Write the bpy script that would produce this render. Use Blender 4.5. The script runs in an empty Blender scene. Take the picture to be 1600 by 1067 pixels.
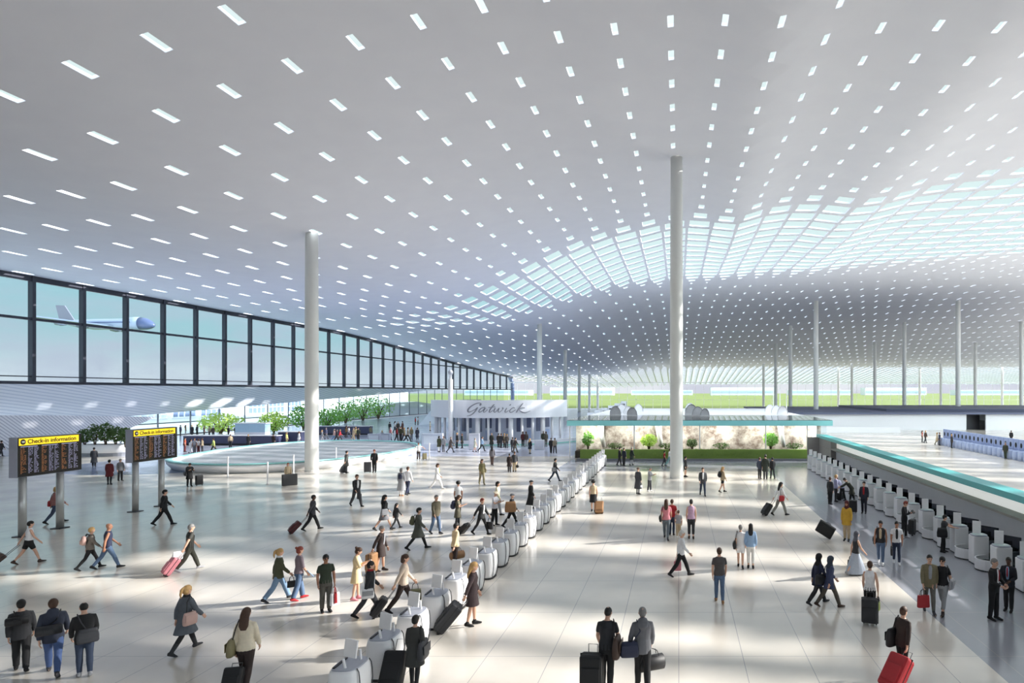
import bpy, math, random
from mathutils import Vector, Matrix
random.seed(7)
PI = math.pi
sc = bpy.context.scene
COL = sc.collection
EYE = 6.6          # eye height of the viewpoint, metres
FOC = 1000.0       # focal length in pixels of the 1600 wide frame
VX, VY = 1060.0, 613.0

def ground(px, py, z=0.0):
    """floor point seen at a pixel of the photograph"""
    d = FOC * (EYE - z) / (py - VY)
    return ((px - VX) * d / FOC, d)

def lin(c):
    out = []
    for v in c[:3]:
        v = v / 255.0
        out.append(v / 12.92 if v <= 0.04045 else ((v + 0.055) / 1.055) ** 2.4)
    return tuple(out) + (1.0,)

MATS = {}
def mat(name, rgb, rough=0.6, metal=0.0, var=0.08, scale=6.0, emit=None, spec=0.5):
    """procedural material: base colour with a little noise variation"""
    if name in MATS:
        return MATS[name]
    m = bpy.data.materials.new(name); m.use_nodes = True
    nt = m.node_tree; b = nt.nodes['Principled BSDF']
    c = lin(rgb)
    tc = nt.nodes.new('ShaderNodeTexCoord')
    nz = nt.nodes.new('ShaderNodeTexNoise'); nz.inputs['Scale'].default_value = scale; nz.inputs['Detail'].default_value = 3
    mx = nt.nodes.new('ShaderNodeMix'); mx.data_type = 'RGBA'
    mx.inputs[6].default_value = tuple(v * (1 - var) for v in c[:3]) + (1,)
    mx.inputs[7].default_value = tuple(min(1, v * (1 + var)) for v in c[:3]) + (1,)
    nt.links.new(tc.outputs['Object'], nz.inputs['Vector'])
    nt.links.new(nz.outputs['Fac'], mx.inputs[0])
    nt.links.new(mx.outputs[2], b.inputs['Base Color'])
    b.inputs['Roughness'].default_value = rough
    b.inputs['Metallic'].default_value = metal
    b.inputs['Specular IOR Level'].default_value = spec
    if emit:
        b.inputs['Emission Color'].default_value = c
        b.inputs['Emission Strength'].default_value = emit
    MATS[name] = m
    return m

def glass(name, tint=(225, 240, 245), ior=1.45, refl=1.0):
    if name in MATS:
        return MATS[name]
    m = bpy.data.materials.new(name); m.use_nodes = True
    nt = m.node_tree; nt.nodes.clear()
    out = nt.nodes.new('ShaderNodeOutputMaterial')
    tr = nt.nodes.new('ShaderNodeBsdfTransparent'); tr.inputs[0].default_value = lin(tint)
    gl = nt.nodes.new('ShaderNodeBsdfGlossy'); gl.inputs['Roughness'].default_value = 0.02
    fr = nt.nodes.new('ShaderNodeFresnel'); fr.inputs[0].default_value = ior
    ml = nt.nodes.new('ShaderNodeMath'); ml.operation = 'MULTIPLY'; ml.inputs[1].default_value = refl
    mx = nt.nodes.new('ShaderNodeMixShader')
    nt.links.new(fr.outputs[0], ml.inputs[0]); nt.links.new(ml.outputs[0], mx.inputs[0])
    nt.links.new(tr.outputs[0], mx.inputs[1]); nt.links.new(gl.outputs[0], mx.inputs[2])
    nt.links.new(mx.outputs[0], out.inputs[0])
    MATS[name] = m
    return m

class MB:
    """collects shapes for ONE mesh"""
    def __init__(s):
        s.v = []; s.f = []; s.m = []
    def add(s, vs, fs, mi=0):
        n = len(s.v); s.v += [tuple(p) for p in vs]
        for f in fs:
            s.f.append(tuple(i + n for i in f)); s.m.append(mi)
        return s
    def box(s, c, d, rz=0.0, mi=0, M=None):
        x, y, z = d[0] / 2, d[1] / 2, d[2] / 2
        ca, sa = math.cos(rz), math.sin(rz)
        vs = []
        for q in ((-1, -1, -1), (1, -1, -1), (1, 1, -1), (-1, 1, -1), (-1, -1, 1), (1, -1, 1), (1, 1, 1), (-1, 1, 1)):
            a, b, e = q[0] * x, q[1] * y, q[2] * z
            p = Vector((c[0] + a * ca - b * sa, c[1] + a * sa + b * ca, c[2] + e))
            vs.append(M @ p if M else p)
        return s.add(vs, [(0, 3, 2, 1), (4, 5, 6, 7), (0, 1, 5, 4), (1, 2, 6, 5), (2, 3, 7, 6), (3, 0, 4, 7)], mi)
    def prism(s, pts, z0, z1, mi=0):
        n = len(pts)
        vs = [(p[0], p[1], z0) for p in pts] + [(p[0], p[1], z1) for p in pts]
        fs = [tuple(range(n - 1, -1, -1)), tuple(range(n, 2 * n))] + [(i, (i + 1) % n, n + (i + 1) % n, n + i) for i in range(n)]
        return s.add(vs, fs, mi)
    def loft(s, rings, mi=0, caps=True):
        """rings: list of equally long vertex loops"""
        n = len(rings[0]); vs = [p for r in rings for p in r]; fs = []
        for k in range(len(rings) - 1):
            for i in range(n):
                j = (i + 1) % n
                fs.append((k * n + i, k * n + j, (k + 1) * n + j, (k + 1) * n + i))
        if caps:
            fs.append(tuple(range(n - 1, -1, -1))); fs.append(tuple((len(rings) - 1) * n + i for i in range(n)))
        return s.add(vs, fs, mi)
    def tube(s, pts, r, n=8, mi=0, caps=True):
        pts = [Vector(p) for p in pts]; rings = []
        rr = r if isinstance(r, (list, tuple)) else [r] * len(pts)
        up = None
        for k, p in enumerate(pts):
            t = (pts[min(k + 1, len(pts) - 1)] - pts[max(k - 1, 0)])
            t = t.normalized() if t.length > 1e-9 else Vector((0, 0, 1))
            if up is None:
                up = Vector((1, 0, 0)) if abs(t.x) < .8 else Vector((0, 1, 0))
            u = (up - t * up.dot(t)).normalized(); w = t.cross(u); up = u
            a = rr[k]; ax, ay = (a if isinstance(a, tuple) else (a, a))
            rings.append([p + u * (ax * math.cos(2 * PI * i / n)) + w * (ay * math.sin(2 * PI * i / n)) for i in range(n)])
        return s.loft(rings, mi, caps)
    def ball(s, c, r, n=10, k=7, mi=0, M=None):
        rx, ry, rz = r if isinstance(r, tuple) else (r, r, r)
        rings = []
        for a in range(k):
            t = -PI / 2 + PI * (a + .02) / (k - 1 + .04)
            ring = []
            for i in range(n):
                p = Vector((c[0] + rx * math.cos(t) * math.cos(2 * PI * i / n), c[1] + ry * math.cos(t) * math.sin(2 * PI * i / n), c[2] + rz * math.sin(t)))
                ring.append(M @ p if M else p)
            rings.append(ring)
        return s.loft(rings, mi)
    def xf(s, M):
        s.v = [tuple(M @ Vector(p)) for p in s.v]; return s
    def build(s, name, mats, parent=None, smooth=False, bevel=0.0, remesh=0.0, link=True):
        me = bpy.data.meshes.new(name); me.from_pydata(s.v, [], s.f)
        ms = mats if isinstance(mats, (list, tuple)) else [mats]
        for m in ms:
            me.materials.append(m)
        if len(ms) > 1:
            me.polygons.foreach_set('material_index', s.m)
        if smooth:
            me.polygons.foreach_set('use_smooth', [True] * len(me.polygons))
        me.update()
        o = bpy.data.objects.new(name, me); COL.objects.link(o)
        if parent:
            o.parent = parent
        if remesh:
            r = o.modifiers.new('remesh', 'REMESH'); r.mode = 'VOXEL'; r.voxel_size = remesh; r.use_smooth_shade = True
            q = o.modifiers.new('smooth', 'SMOOTH'); q.factor = .5; q.iterations = 3
        if bevel:
            b = o.modifiers.new('bevel', 'BEVEL'); b.width = bevel; b.segments = 2; b.limit_method = 'ANGLE'
        return o

def tag(o, label=None, cat=None, group=None, kind=None):
    if label: o['label'] = label
    if cat: o['category'] = cat
    if group: o['group'] = group
    if kind: o['kind'] = kind
    return o

def empty(name, loc, rz=0.0):
    o = bpy.data.objects.new(name, None); COL.objects.link(o)
    o.empty_display_size = .1
    o.location = loc; o.rotation_euler = (0, 0, rz)
    return o

KIDS = {}
def dup(root, loc=None, rz=None):
    """copy of a thing with its parts and sub-parts"""
    if not KIDS.get(root.name):
        for o in bpy.data.objects:
            if o.parent:
                KIDS.setdefault(o.parent.name, [])
                if o not in KIDS[o.parent.name]: KIDS[o.parent.name].append(o)
    r = root.copy(); COL.objects.link(r)
    if loc is not None: r.location = loc
    if rz is not None: r.rotation_euler = (0, 0, rz)
    for ch in KIDS.get(root.name, []):
        c = ch.copy(); COL.objects.link(c); c.parent = r
        for g in KIDS.get(ch.name, []):
            d = g.copy(); COL.objects.link(d); d.parent = c
    return r

ORD = ['zeroth', 'first', 'second', 'third', 'fourth', 'fifth', 'sixth', 'seventh', 'eighth', 'ninth', 'tenth', 'eleventh', 'twelfth', 'thirteenth', 'fourteenth', 'fifteenth', 'sixteenth', 'seventeenth', 'eighteenth', 'nineteenth', 'twentieth']
ORD += ['twenty-' + o for o in ORD[1:10]] + ['thirtieth'] + ['thirty-' + o for o in ORD[1:10]] + ['fortieth']

# ---------------------------------------------------------------- camera
cam = bpy.data.cameras.new('camera'); co = bpy.data.objects.new('camera', cam); COL.objects.link(co)
co.location = (0, 0, EYE); co.rotation_euler = (PI / 2, 0, 0)
cam.sensor_fit = 'HORIZONTAL'; cam.sensor_width = 36.0; cam.lens = 36.0 * FOC / 1600
cam.shift_x = -(VX - 800) / 1600; cam.shift_y = (VY - 533.5) / 1600
cam.clip_start = .5; cam.clip_end = 6000
sc.camera = co

# ---------------------------------------------------------------- daylight
w = bpy.data.worlds.new('sky'); sc.world = w; w.use_nodes = True
nt = w.node_tree; nt.nodes.clear()
def N(t, **k):
    n = nt.nodes.new(t)
    for a, b in k.items(): setattr(n, a, b)
    return n
out = N('ShaderNodeOutputWorld'); bg = N('ShaderNodeBackground')
tc = N('ShaderNodeTexCoord'); sep = N('ShaderNodeSeparateXYZ')
nt.links.new(tc.outputs['Generated'], sep.inputs[0])
ramp = N('ShaderNodeValToRGB')          # colour by elevation (z of the direction)
e = ramp.color_ramp.elements
e[0].position = 0.0; e[0].color = lin((240, 242, 248))
e[1].position = 1.0; e[1].color = lin((240, 248, 252))
for p, c in ((.03, (226, 232, 240)), (.075, (188, 224, 230)), (.14, (180, 224, 232)), (.17, (214, 242, 244)), (.30, (226, 247, 247))):
    x = e.new(p); x.color = lin(c)
nt.links.new(sep.outputs[2], ramp.inputs[0])
mp = N('ShaderNodeMapping'); mp.inputs['Scale'].default_value = (5, 5, 16)
nz = N('ShaderNodeTexNoise'); nz.inputs['Scale'].default_value = 1.6; nz.inputs['Detail'].default_value = 7; nz.inputs['Roughness'].default_value = .55
nt.links.new(tc.outputs['Generated'], mp.inputs[0]); nt.links.new(mp.outputs[0], nz.inputs['Vector'])
cr = N('ShaderNodeValToRGB'); cr.color_ramp.elements[0].position = .42; cr.color_ramp.elements[1].position = .6
nt.links.new(nz.outputs['Fac'], cr.inputs[0])
fade = N('ShaderNodeMapRange'); fade.inputs[1].default_value = .03; fade.inputs[2].default_value = .16; fade.inputs[3].default_value = .95; fade.inputs[4].default_value = 0.0
nt.links.new(sep.outputs[2], fade.inputs[0])
cm = N('ShaderNodeMath', operation='MULTIPLY'); nt.links.new(cr.outputs[0], cm.inputs[0]); nt.links.new(fade.outputs[0], cm.inputs[1])
mix = N('ShaderNodeMix', data_type='RGBA'); mix.inputs[7].default_value = lin((214, 217, 232))
nt.links.new(cm.outputs[0], mix.inputs[0]); nt.links.new(ramp.outputs[0], mix.inputs[6])
# the sky is brighter high up; a glow added behind lights surfaces facing the viewpoint
hi = N('ShaderNodeMapRange'); hi.interpolation_type = 'SMOOTHSTEP'
hi.inputs[1].default_value = .42; hi.inputs[2].default_value = .85; hi.inputs[3].default_value = 0.465; hi.inputs[4].default_value = 1.3
nt.links.new(sep.outputs[2], hi.inputs[0])
sd = N('ShaderNodeVectorMath', operation='DOT_PRODUCT'); sd.inputs[1].default_value = (.56, -.82, .12)
nt.links.new(tc.outputs['Generated'], sd.inputs[0])
sg = N('ShaderNodeMapRange'); sg.interpolation_type = 'SMOOTHSTEP'
sg.inputs[1].default_value = .35; sg.inputs[2].default_value = 1.0; sg.inputs[3].default_value = 0.0; sg.inputs[4].default_value = 2.2
nt.links.new(sd.outputs['Value'], sg.inputs[0])
ad = N('ShaderNodeMath', operation='ADD'); nt.links.new(hi.outputs[0], ad.inputs[0]); nt.links.new(sg.outputs[0], ad.inputs[1])
nt.links.new(mix.outputs[2], bg.inputs[0]); nt.links.new(ad.outputs[0], bg.inputs[1])
nt.links.new(bg.outputs[0], out.inputs[0])

sun = bpy.data.lights.new('sun', 'SUN'); so = bpy.data.objects.new('sun', sun); COL.objects.link(so)
SUN_AZ, SUN_EL = math.atan2(.28, .96), math.radians(26)      # from the right, a little ahead of the viewpoint
sdir = Vector((math.cos(SUN_AZ) * math.cos(SUN_EL), math.sin(SUN_AZ) * math.cos(SUN_EL), math.sin(SUN_EL)))
so.rotation_euler = sdir.to_track_quat('Z', 'Y').to_euler()
so.location = sdir * 200
sun.energy = 5.4; sun.angle = math.radians(1.1); sun.color = (1.0, .965, .91)
vs = sc.view_settings
sc.display_settings.display_device = 'sRGB'
vs.view_transform = 'Standard'; vs.look = 'None'; vs.gamma = 1.0; vs.exposure = 1.08; vs.use_curve_mapping = False
cy = sc.cycles
cy.max_bounces = 10; cy.diffuse_bounces = 5; cy.glossy_bounces = 4; cy.transparent_max_bounces = 24
cy.caustics_reflective = False; cy.caustics_refractive = False
cy.use_denoising = True
cy.sample_clamp_indirect = 10
# ================================================================ the hall: roof, walls, floor, outdoors
def sstep(a, b, x):
    t = max(0.0, min(1.0, (x - a) / (b - a))); return t * t * (3 - 2 * t)

def zc(x, y):
    """height of the roof shell"""
    base = 19.2 + 5.5 * sstep(-38, -6, x) + .9 * sstep(-45, -76, x)
    base += .9 * sstep(70, 140, y) * sstep(-20, 10, x)
    fac = 1.0 if y < 140 else max(.12, 1 - .40 * ((y - 140) / 110.0) ** 1.2)
    z = 6 + (base - 6) * fac
    k = 1 - sstep(70, 110, y)
    z -= k * (.8 * math.exp(-((x - 4.6 - .03 * (y - 30)) / 2.6) ** 2) + .8 * math.exp(-((x - 16 - .05 * (y - 30)) / 3.4) ** 2))
    return z

def wx(y):
    """plan of the curved window wall on the left"""
    return -75.0 if y < 205 else -75.0 + 5.2 * ((y - 205) / 64.0) ** 2

def LP(i, j):
    """fanned roof grid: rows open out and widen towards the left"""
    u = i + .86
    x = 2.6 * u if u >= 0 else -(2.72 / .042) * (math.exp(-.042 * u) - 1)
    return (x, 31.1 - .25 * x + j * (3.13 + .06 * max(0.0, -x)))

def aperture(x, y, i, j):
    """share of a roof cell (along the row, along the depth) that is open to the sky"""
    h = 18.2 if x > -10 else 13.5
    if y < 1.55 * h - 4 or (x > .54 * y + 5 and y < 112):      # outside the view: louvre bays added to throw sun streaks on the floor
        if y < 20 or y > 112: return (.112, .31)  # unseen near rows kept almost shut to darken the ceiling
        r = .5 + .5 * math.sin(i * .33 + j * 2.3 + 1.2 * math.sin(j * .7))
        return (.95, .08 + .66 * sstep(.2, .8, r))
    yc = 86 - .5 * x if x > -25 else 98.5 - .75 * (x + 25)
    hw = 19.5 if x > 0 else max(0.0, 19.5 + x * .27)
    b = 1 - sstep(hw - 5, hw + 6, abs(y - yc)) if hw > 4 else 0
    b *= 1 - .55 * sstep(-12, -45, x)
    b2 = sstep(254, 266, y)
    b = max(b, b2)
    if y > 100 and b < .02 and j % (2 if x < -20 else 3): return None
    if y > 112 and b < .02: return (.13, .62 if x > -20 else .45)
    return (.112 + .778 * b, .31 + .49 * b)

ceil_m = bpy.data.materials.new('white_roof_lining'); ceil_m.use_nodes = True
_b = ceil_m.node_tree.nodes['Principled BSDF']
_n = ceil_m.node_tree.nodes.new('ShaderNodeTexNoise'); _n.inputs['Scale'].default_value = .5
_c = ceil_m.node_tree.nodes.new('ShaderNodeTexCoord')
_r = ceil_m.node_tree.nodes.new('ShaderNodeValToRGB')
_r.color_ramp.elements[0].color = lin((222, 224, 236)); _r.color_ramp.elements[1].color = lin((230, 232, 242))
ceil_m.node_tree.links.new(_c.outputs['Object'], _n.inputs['Vector'])
ceil_m.node_tree.links.new(_n.outputs['Fac'], _r.inputs[0]); ceil_m.node_tree.links.new(_r.outputs[0], _b.inputs['Base Color'])
_b.inputs['Roughness'].default_value = .75

def build_ceiling():
    V = []; F = []; idx = {}
    def corner(a, b):
        k = (a, b)
        if k not in idx:
            x, y = LP(a - .5, b - .5); idx[k] = len(V); V.append((x, y, zc(x, y)))
        return idx[k]
    def inner(pts, dz=0.0):
        n = len(V)
        for (x, y) in pts: V.append((x, y, zc(x, y) + dz))
        return n
    for j in range(-22, 150):
        for i in range(-22, 80):
            x, y = LP(i, j)
            lim = .54 * y + 78  # unseen roof carried on to shade the floor at far right
            if y < -14 or y > 326 or x < wx(y) - 3.0 or x > lim: continue
            ap = aperture(x, y, i, j)
            c = [corner(i, j), corner(i + 1, j), corner(i + 1, j + 1), corner(i, j + 1)]
            if ap is None:
                F.append((c[3], c[2], c[1], c[0])); continue
            a, b = ap
            q = [LP(i + s * a / 2, j + t * b / 2) for s, t in ((-1, -1), (1, -1), (1, 1), (-1, 1))]
            n = inner(q)
            for k in range(4):
                F.append((c[k], n + k, n + (k + 1) % 4, c[(k + 1) % 4]))
            m = inner(q); u = inner(q, .16)
            for k in range(4):
                F.append((m + k, u + k, u + (k + 1) % 4, m + (k + 1) % 4))
    mb = MB(); mb.v = V; mb.f = F; mb.m = [0] * len(F)
    o = mb.build('ceiling', ceil_m, smooth=True)
    tag(o, 'white sweeping hall roof pierced by rows of small skylights', None, None, 'structure')
    return o
build_ceiling()

# ---------------------------------------------------------------- floor
fm = bpy.data.materials.new('polished_stone_floor'); fm.use_nodes = True
def floor_nodes():
    nt = fm.node_tree; b = nt.nodes['Principled BSDF']
    def n(t, **k):
        q = nt.nodes.new(t)
        for a, v in k.items(): setattr(q, a, v)
        return q
    L = nt.links.new
    tc = n('ShaderNodeTexCoord'); sp = n('ShaderNodeSeparateXYZ'); L(tc.outputs['Object'], sp.inputs[0])
    def joint(src, size, wid):
        d = n('ShaderNodeMath', operation='DIVIDE'); L(src, d.inputs[0]); d.inputs[1].default_value = size
        fr = n('ShaderNodeMath', operation='FRACT'); L(d.outputs[0], fr.inputs[0])
        lt = n('ShaderNodeMath', operation='LESS_THAN'); L(fr.outputs[0], lt.inputs[0]); lt.inputs[1].default_value = wid / size
        return lt.outputs[0]
    jx = joint(sp.outputs[0], 1.6, .018); jy = joint(sp.outputs[1], 3.2, .018)
    mxj = n('ShaderNodeMath', operation='MAXIMUM'); L(jx, mxj.inputs[0]); L(jy, mxj.inputs[1])
    nz = n('ShaderNodeTexNoise'); nz.inputs['Scale'].default_value = .35; nz.inputs['Detail'].default_value = 4; L(tc.outputs['Object'], nz.inputs['Vector'])
    cr = n('ShaderNodeValToRGB'); cr.color_ramp.elements[0].position = .3; cr.color_ramp.elements[1].position = .7
    cr.color_ramp.elements[0].color = lin((208, 202, 194)); cr.color_ramp.elements[1].color = lin((228, 221, 210)); L(nz.outputs['Fac'], cr.inputs[0])
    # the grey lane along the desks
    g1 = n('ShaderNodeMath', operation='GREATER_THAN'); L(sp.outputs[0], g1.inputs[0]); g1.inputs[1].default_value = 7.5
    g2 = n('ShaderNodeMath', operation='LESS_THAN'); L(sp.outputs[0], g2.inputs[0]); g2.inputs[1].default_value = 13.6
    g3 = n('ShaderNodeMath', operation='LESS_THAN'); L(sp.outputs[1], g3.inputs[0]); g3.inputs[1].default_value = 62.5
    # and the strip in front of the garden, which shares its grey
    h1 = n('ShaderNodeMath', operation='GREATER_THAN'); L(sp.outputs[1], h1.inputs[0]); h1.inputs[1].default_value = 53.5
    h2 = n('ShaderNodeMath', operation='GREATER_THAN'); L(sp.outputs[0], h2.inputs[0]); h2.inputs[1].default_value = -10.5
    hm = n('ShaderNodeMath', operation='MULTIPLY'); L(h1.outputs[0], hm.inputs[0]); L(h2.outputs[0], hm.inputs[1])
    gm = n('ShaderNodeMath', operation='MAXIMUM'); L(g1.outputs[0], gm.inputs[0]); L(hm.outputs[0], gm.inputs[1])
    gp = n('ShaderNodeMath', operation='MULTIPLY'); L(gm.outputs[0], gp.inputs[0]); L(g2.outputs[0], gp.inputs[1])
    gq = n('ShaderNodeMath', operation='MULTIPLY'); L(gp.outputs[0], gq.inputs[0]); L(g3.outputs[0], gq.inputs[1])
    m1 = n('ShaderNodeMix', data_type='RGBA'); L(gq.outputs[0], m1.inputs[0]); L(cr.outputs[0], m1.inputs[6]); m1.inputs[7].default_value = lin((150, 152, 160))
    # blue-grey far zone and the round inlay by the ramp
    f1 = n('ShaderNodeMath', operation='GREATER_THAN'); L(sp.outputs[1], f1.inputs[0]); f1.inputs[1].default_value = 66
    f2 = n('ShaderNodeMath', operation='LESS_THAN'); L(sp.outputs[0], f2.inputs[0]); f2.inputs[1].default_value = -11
    f3 = n('ShaderNodeMath', operation='MULTIPLY'); L(f1.outputs[0], f3.inputs[0]); L(f2.outputs[0], f3.inputs[1])
    ds = n('ShaderNodeVectorMath', operation='DISTANCE'); L(tc.outputs['Object'], ds.inputs[0]); ds.inputs[1].default_value = (-46, 60, 0)
    dl = n('ShaderNodeMath', operation='LESS_THAN'); L(ds.outputs['Value'], dl.inputs[0]); dl.inputs[1].default_value = 9.0
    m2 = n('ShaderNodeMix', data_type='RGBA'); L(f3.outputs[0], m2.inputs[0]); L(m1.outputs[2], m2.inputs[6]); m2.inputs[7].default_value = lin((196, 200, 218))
    m3 = n('ShaderNodeMix', data_type='RGBA'); L(dl.outputs[0], m3.inputs[0]); L(m2.outputs[2], m3.inputs[6]); m3.inputs[7].default_value = lin((120, 134, 165))
    mj = n('ShaderNodeMix', data_type='RGBA'); L(mxj.outputs[0], mj.inputs[0]); L(m3.outputs[2], mj.inputs[6]); mj.inputs[7].default_value = lin((168, 166, 166))
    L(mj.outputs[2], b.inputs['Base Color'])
    rn = n('ShaderNodeMapRange'); L(nz.outputs['Fac'], rn.inputs[0]); rn.inputs[3].default_value = .10; rn.inputs[4].default_value = .24
    L(rn.outputs[0], b.inputs['Roughness'])
    b.inputs['Specular IOR Level'].default_value = .6
floor_nodes()
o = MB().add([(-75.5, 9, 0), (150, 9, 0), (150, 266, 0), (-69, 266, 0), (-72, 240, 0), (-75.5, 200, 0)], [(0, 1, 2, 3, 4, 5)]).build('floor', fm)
tag(o, 'polished pale stone hall floor with fine joints', None, None, 'structure')

MB().box((20, -14.2, 14.75), (200, .4, 21.5)).build('wall_unseen_back', mat('grey_unseen_wall', (120, 120, 128), .7))['kind'] = 'structure'  # unseen wall added to dim the near ceiling, open below for low light
MB().box((-75.6, 4, 11), (.4, 38, 22)).build('wall_unseen_side', MATS['grey_unseen_wall'])['kind'] = 'structure'  # unseen solid wall added to darken the ceiling on this side
MB().add([(-75.5, -20, 0), (150, -20, 0), (150, 9, 0), (-75.5, 9, 0)], [(0, 1, 2, 3)]).build('floor_unseen_absorber', mat('charcoal_absorber', (52, 52, 58), .95, var=.2, scale=20))['kind'] = 'structure'  # unseen dark floor added to cut light bounced onto the ceiling
# ---------------------------------------------------------------- outdoors
grass_m = mat('meadow_grass', (92, 106, 44), .9, var=.3, scale=.02)
_gt = MATS['meadow_grass'].node_tree
MB().add([(-3000, 268, -.15), (3000, 268, -.15), (3000, 4000, -.15), (-3000, 4000, -.15)], [(0, 1, 2, 3)]).build('ground_lawn', grass_m)['kind'] = 'structure'
apron_m = mat('pale_apron_concrete', (206, 208, 212), .8, scale=.05)
MB().add([(-3000, -3000, -.2), (-75.5, -3000, -.2), (-75.5, 268, -.2), (-3000, 268, -.2)], [(0, 1, 2, 3)]).build('ground_apron', apron_m)['kind'] = 'structure'
MB().add([(150, -3000, -.2), (3000, -3000, -.2), (3000, 268, -.2), (150, 268, -.2)], [(0, 1, 2, 3)]).build('ground_terrace', apron_m)['kind'] = 'structure'
MB().add([(-75.5, -3000, -.2), (150, -3000, -.2), (150, -20, -.2), (-75.5, -20, -.2)], [(0, 1, 2, 3)]).build('ground_forecourt', mat('dark_unseen_ground', (70, 72, 76), .9))['kind'] = 'structure'  # unseen ground, made dark so little sunlight bounces up to the roof

frame_m = mat('dark_anodised_frame', (58, 60, 72), .45, .3)
pane_m = glass('window_glass')
white_m = mat('white_painted_metal', (238, 239, 242), .4)
ys = [74.26 + 6.3 * n for n in range(-8, 31)]
ys.append(269.0)
for k in range(len(ys) - 1):
    y0, y1 = ys[k], ys[k + 1]; x0, x1 = wx(y0), wx(y1)
    z0 = 7.7; t0, t1 = zc(x0, y0) + .1, zc(x1, y1) + .1
    m = MB()
    m.box((x0, y0, (z0 + t0) / 2), (.55, .42, t0 - z0))
    ang = math.atan2(y1 - y0, x1 - x0) - PI / 2
    ln = math.hypot(x1 - x0, y1 - y0)
    cx, cyy = (x0 + x1) / 2, (y0 + y1) / 2
    for zz, th, dp in ((7.72, .34, .7), (8.45, .12, .3), (min(15.1, t1 - .3), .3, .35)):
        if zz < t1 - .2: m.box((cx, cyy, zz), (dp, ln, th), ang)
    # sloping head rail
    a = .2
    m.add([(x0 - a, y0, t0 - .75), (x0 + a, y0, t0 - .75), (x0 + a, y0, t0), (x0 - a, y0, t0), (x1 - a, y1, t1 - .75), (x1 + a, y1, t1 - .75), (x1 + a, y1, t1), (x1 - a, y1, t1)],
          [(0, 1, 5, 4), (1, 2, 6, 5), (2, 3, 7, 6), (3, 0, 4, 7), (0, 3, 2, 1), (4, 5, 6, 7)])
    f = m.build('window_%d' % (k + 1), frame_m); f['kind'] = 'structure'
    MB().add([(x0 - .05, y0, z0), (x1 - .05, y1, z0), (x1 - .05, y1, t1), (x0 - .05, y0, t0)], [(0, 1, 2, 3)]).build('pane', pane_m, f)
# the rounded dark end of the window wall
m = MB(); zt = zc(-69.8, 269) + .3
m.tube([(-69.8, 269.3, 0), (-69.8, 269.3, 7), (-69.9, 269.3, zt * .8), (-71.2, 269.3, zt)], .8, 12)
m.build('trim_1', mat('slate_blue_end_post', (92, 106, 140), .3), smooth=True)['kind'] = 'structure'

# blue-grey soffit below the big windows, rising towards the far end
def zl(y):
    return 4.0 - .045 * (y - 70) if y < 88 else 3.2 + (y - 88) * .0372
soff = bpy.data.materials.new('ribbed_blue_soffit'); soff.use_nodes = True
def soff_nodes():
    nt = soff.node_tree; b = nt.nodes['Principled BSDF']; L = nt.links.new
    tc = nt.nodes.new('ShaderNodeTexCoord'); mp = nt.nodes.new('ShaderNodeMapping'); mp.inputs['Rotation'].default_value = (math.radians(8), 0, 0)
    wv = nt.nodes.new('ShaderNodeTexWave'); wv.bands_direction = 'Z'; wv.inputs['Scale'].default_value = .9; wv.inputs['Distortion'].default_value = .6; wv.inputs['Detail Scale'].default_value = .4
    cr = nt.nodes.new('ShaderNodeValToRGB'); cr.color_ramp.elements[0].color = lin((206, 214, 228)); cr.color_ramp.elements[1].color = lin((236, 240, 248))
    cr.color_ramp.elements[0].position = .05; cr.color_ramp.elements[1].position = .35
    L(tc.outputs['Object'], mp.inputs[0]); L(mp.outputs[0], wv.inputs['Vector']); L(wv.outputs['Fac'], cr.inputs[0]); L(cr.outputs[0], b.inputs['Base Color'])
    b.inputs['Roughness'].default_value = .22
soff_nodes()
m = MB(); pts = [24, 50, 70, 80, 88, 100, 115, 130, 150, 170, 190, 208]
for a, b in zip(pts, pts[1:]):
    xa, xb = wx(a), wx(b)
    m.add([(xa + .25, a, 7.6), (xb + .25, b, 7.6), (xb - 1.6, b, min(7.5, zl(b))), (xa - 1.6, a, min(7.5, zl(a))),
           (xa - 2.4, a, 7.6), (xb - 2.4, b, 7.6)], [(0, 1, 2, 3), (3, 2, 5, 4), (0, 4, 5, 1)])
m.build('wall_left', soff)['kind'] = 'structure'
# lower glazing under the soffit with slim mullions
thin_m = mat('slim_steel_mullion', (104, 108, 124), .4, .5)
ly = [88 + 6.3 * n for n in range(0, 29)]
for k in range(len(ly) - 1):
    y0, y1 = ly[k], min(ly[k + 1], 266); x0, x1 = wx(y0) - 1.7, wx(y1) - 1.7
    m = MB().box((x0, y0, zl(y0) / 2), (.16, .14, min(7.5, zl(y0))))
    ang = math.atan2(y1 - y0, x1 - x0) - PI / 2
    m.box(((x0 + x1) / 2, (y0 + y1) / 2, .1), (.2, math.hypot(x1 - x0, y1 - y0), .2), ang)
    f = m.build('window_%d' % (101 + k), thin_m); f['kind'] = 'structure'
    MB().add([(x0, y0, .2), (x1, y1, .2), (x1, y1, min(7.5, zl(y1))), (x0, y0, min(7.5, zl(y0)))], [(0, 1, 2, 3)]).build('pane', pane_m, f)
# far glazing, slim white frames
for k in range(16):
    x0 = -70 + 14 * k; x1 = x0 + 14
    m = MB()
    for q in range(4):
        m.box((x0 + q * 3.5, 264, 5.4), (.10, .12, 10.8))
    m.box((x0 + 7, 264, 3.6), (14, .1, .08)).box((x0 + 7, 264, 10.7), (14, .2, .3))
    f = m.build('window_%d' % (201 + k), white_m); f['kind'] = 'structure'
    MB().add([(x0, 264.1, .0), (x1, 264.1, 0), (x1, 264.1, 10.6), (x0, 264.1, 10.6)], [(0, 1, 2, 3)]).build('pane', glass('clear_glass', (250, 252, 252), 1.2), f)

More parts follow.
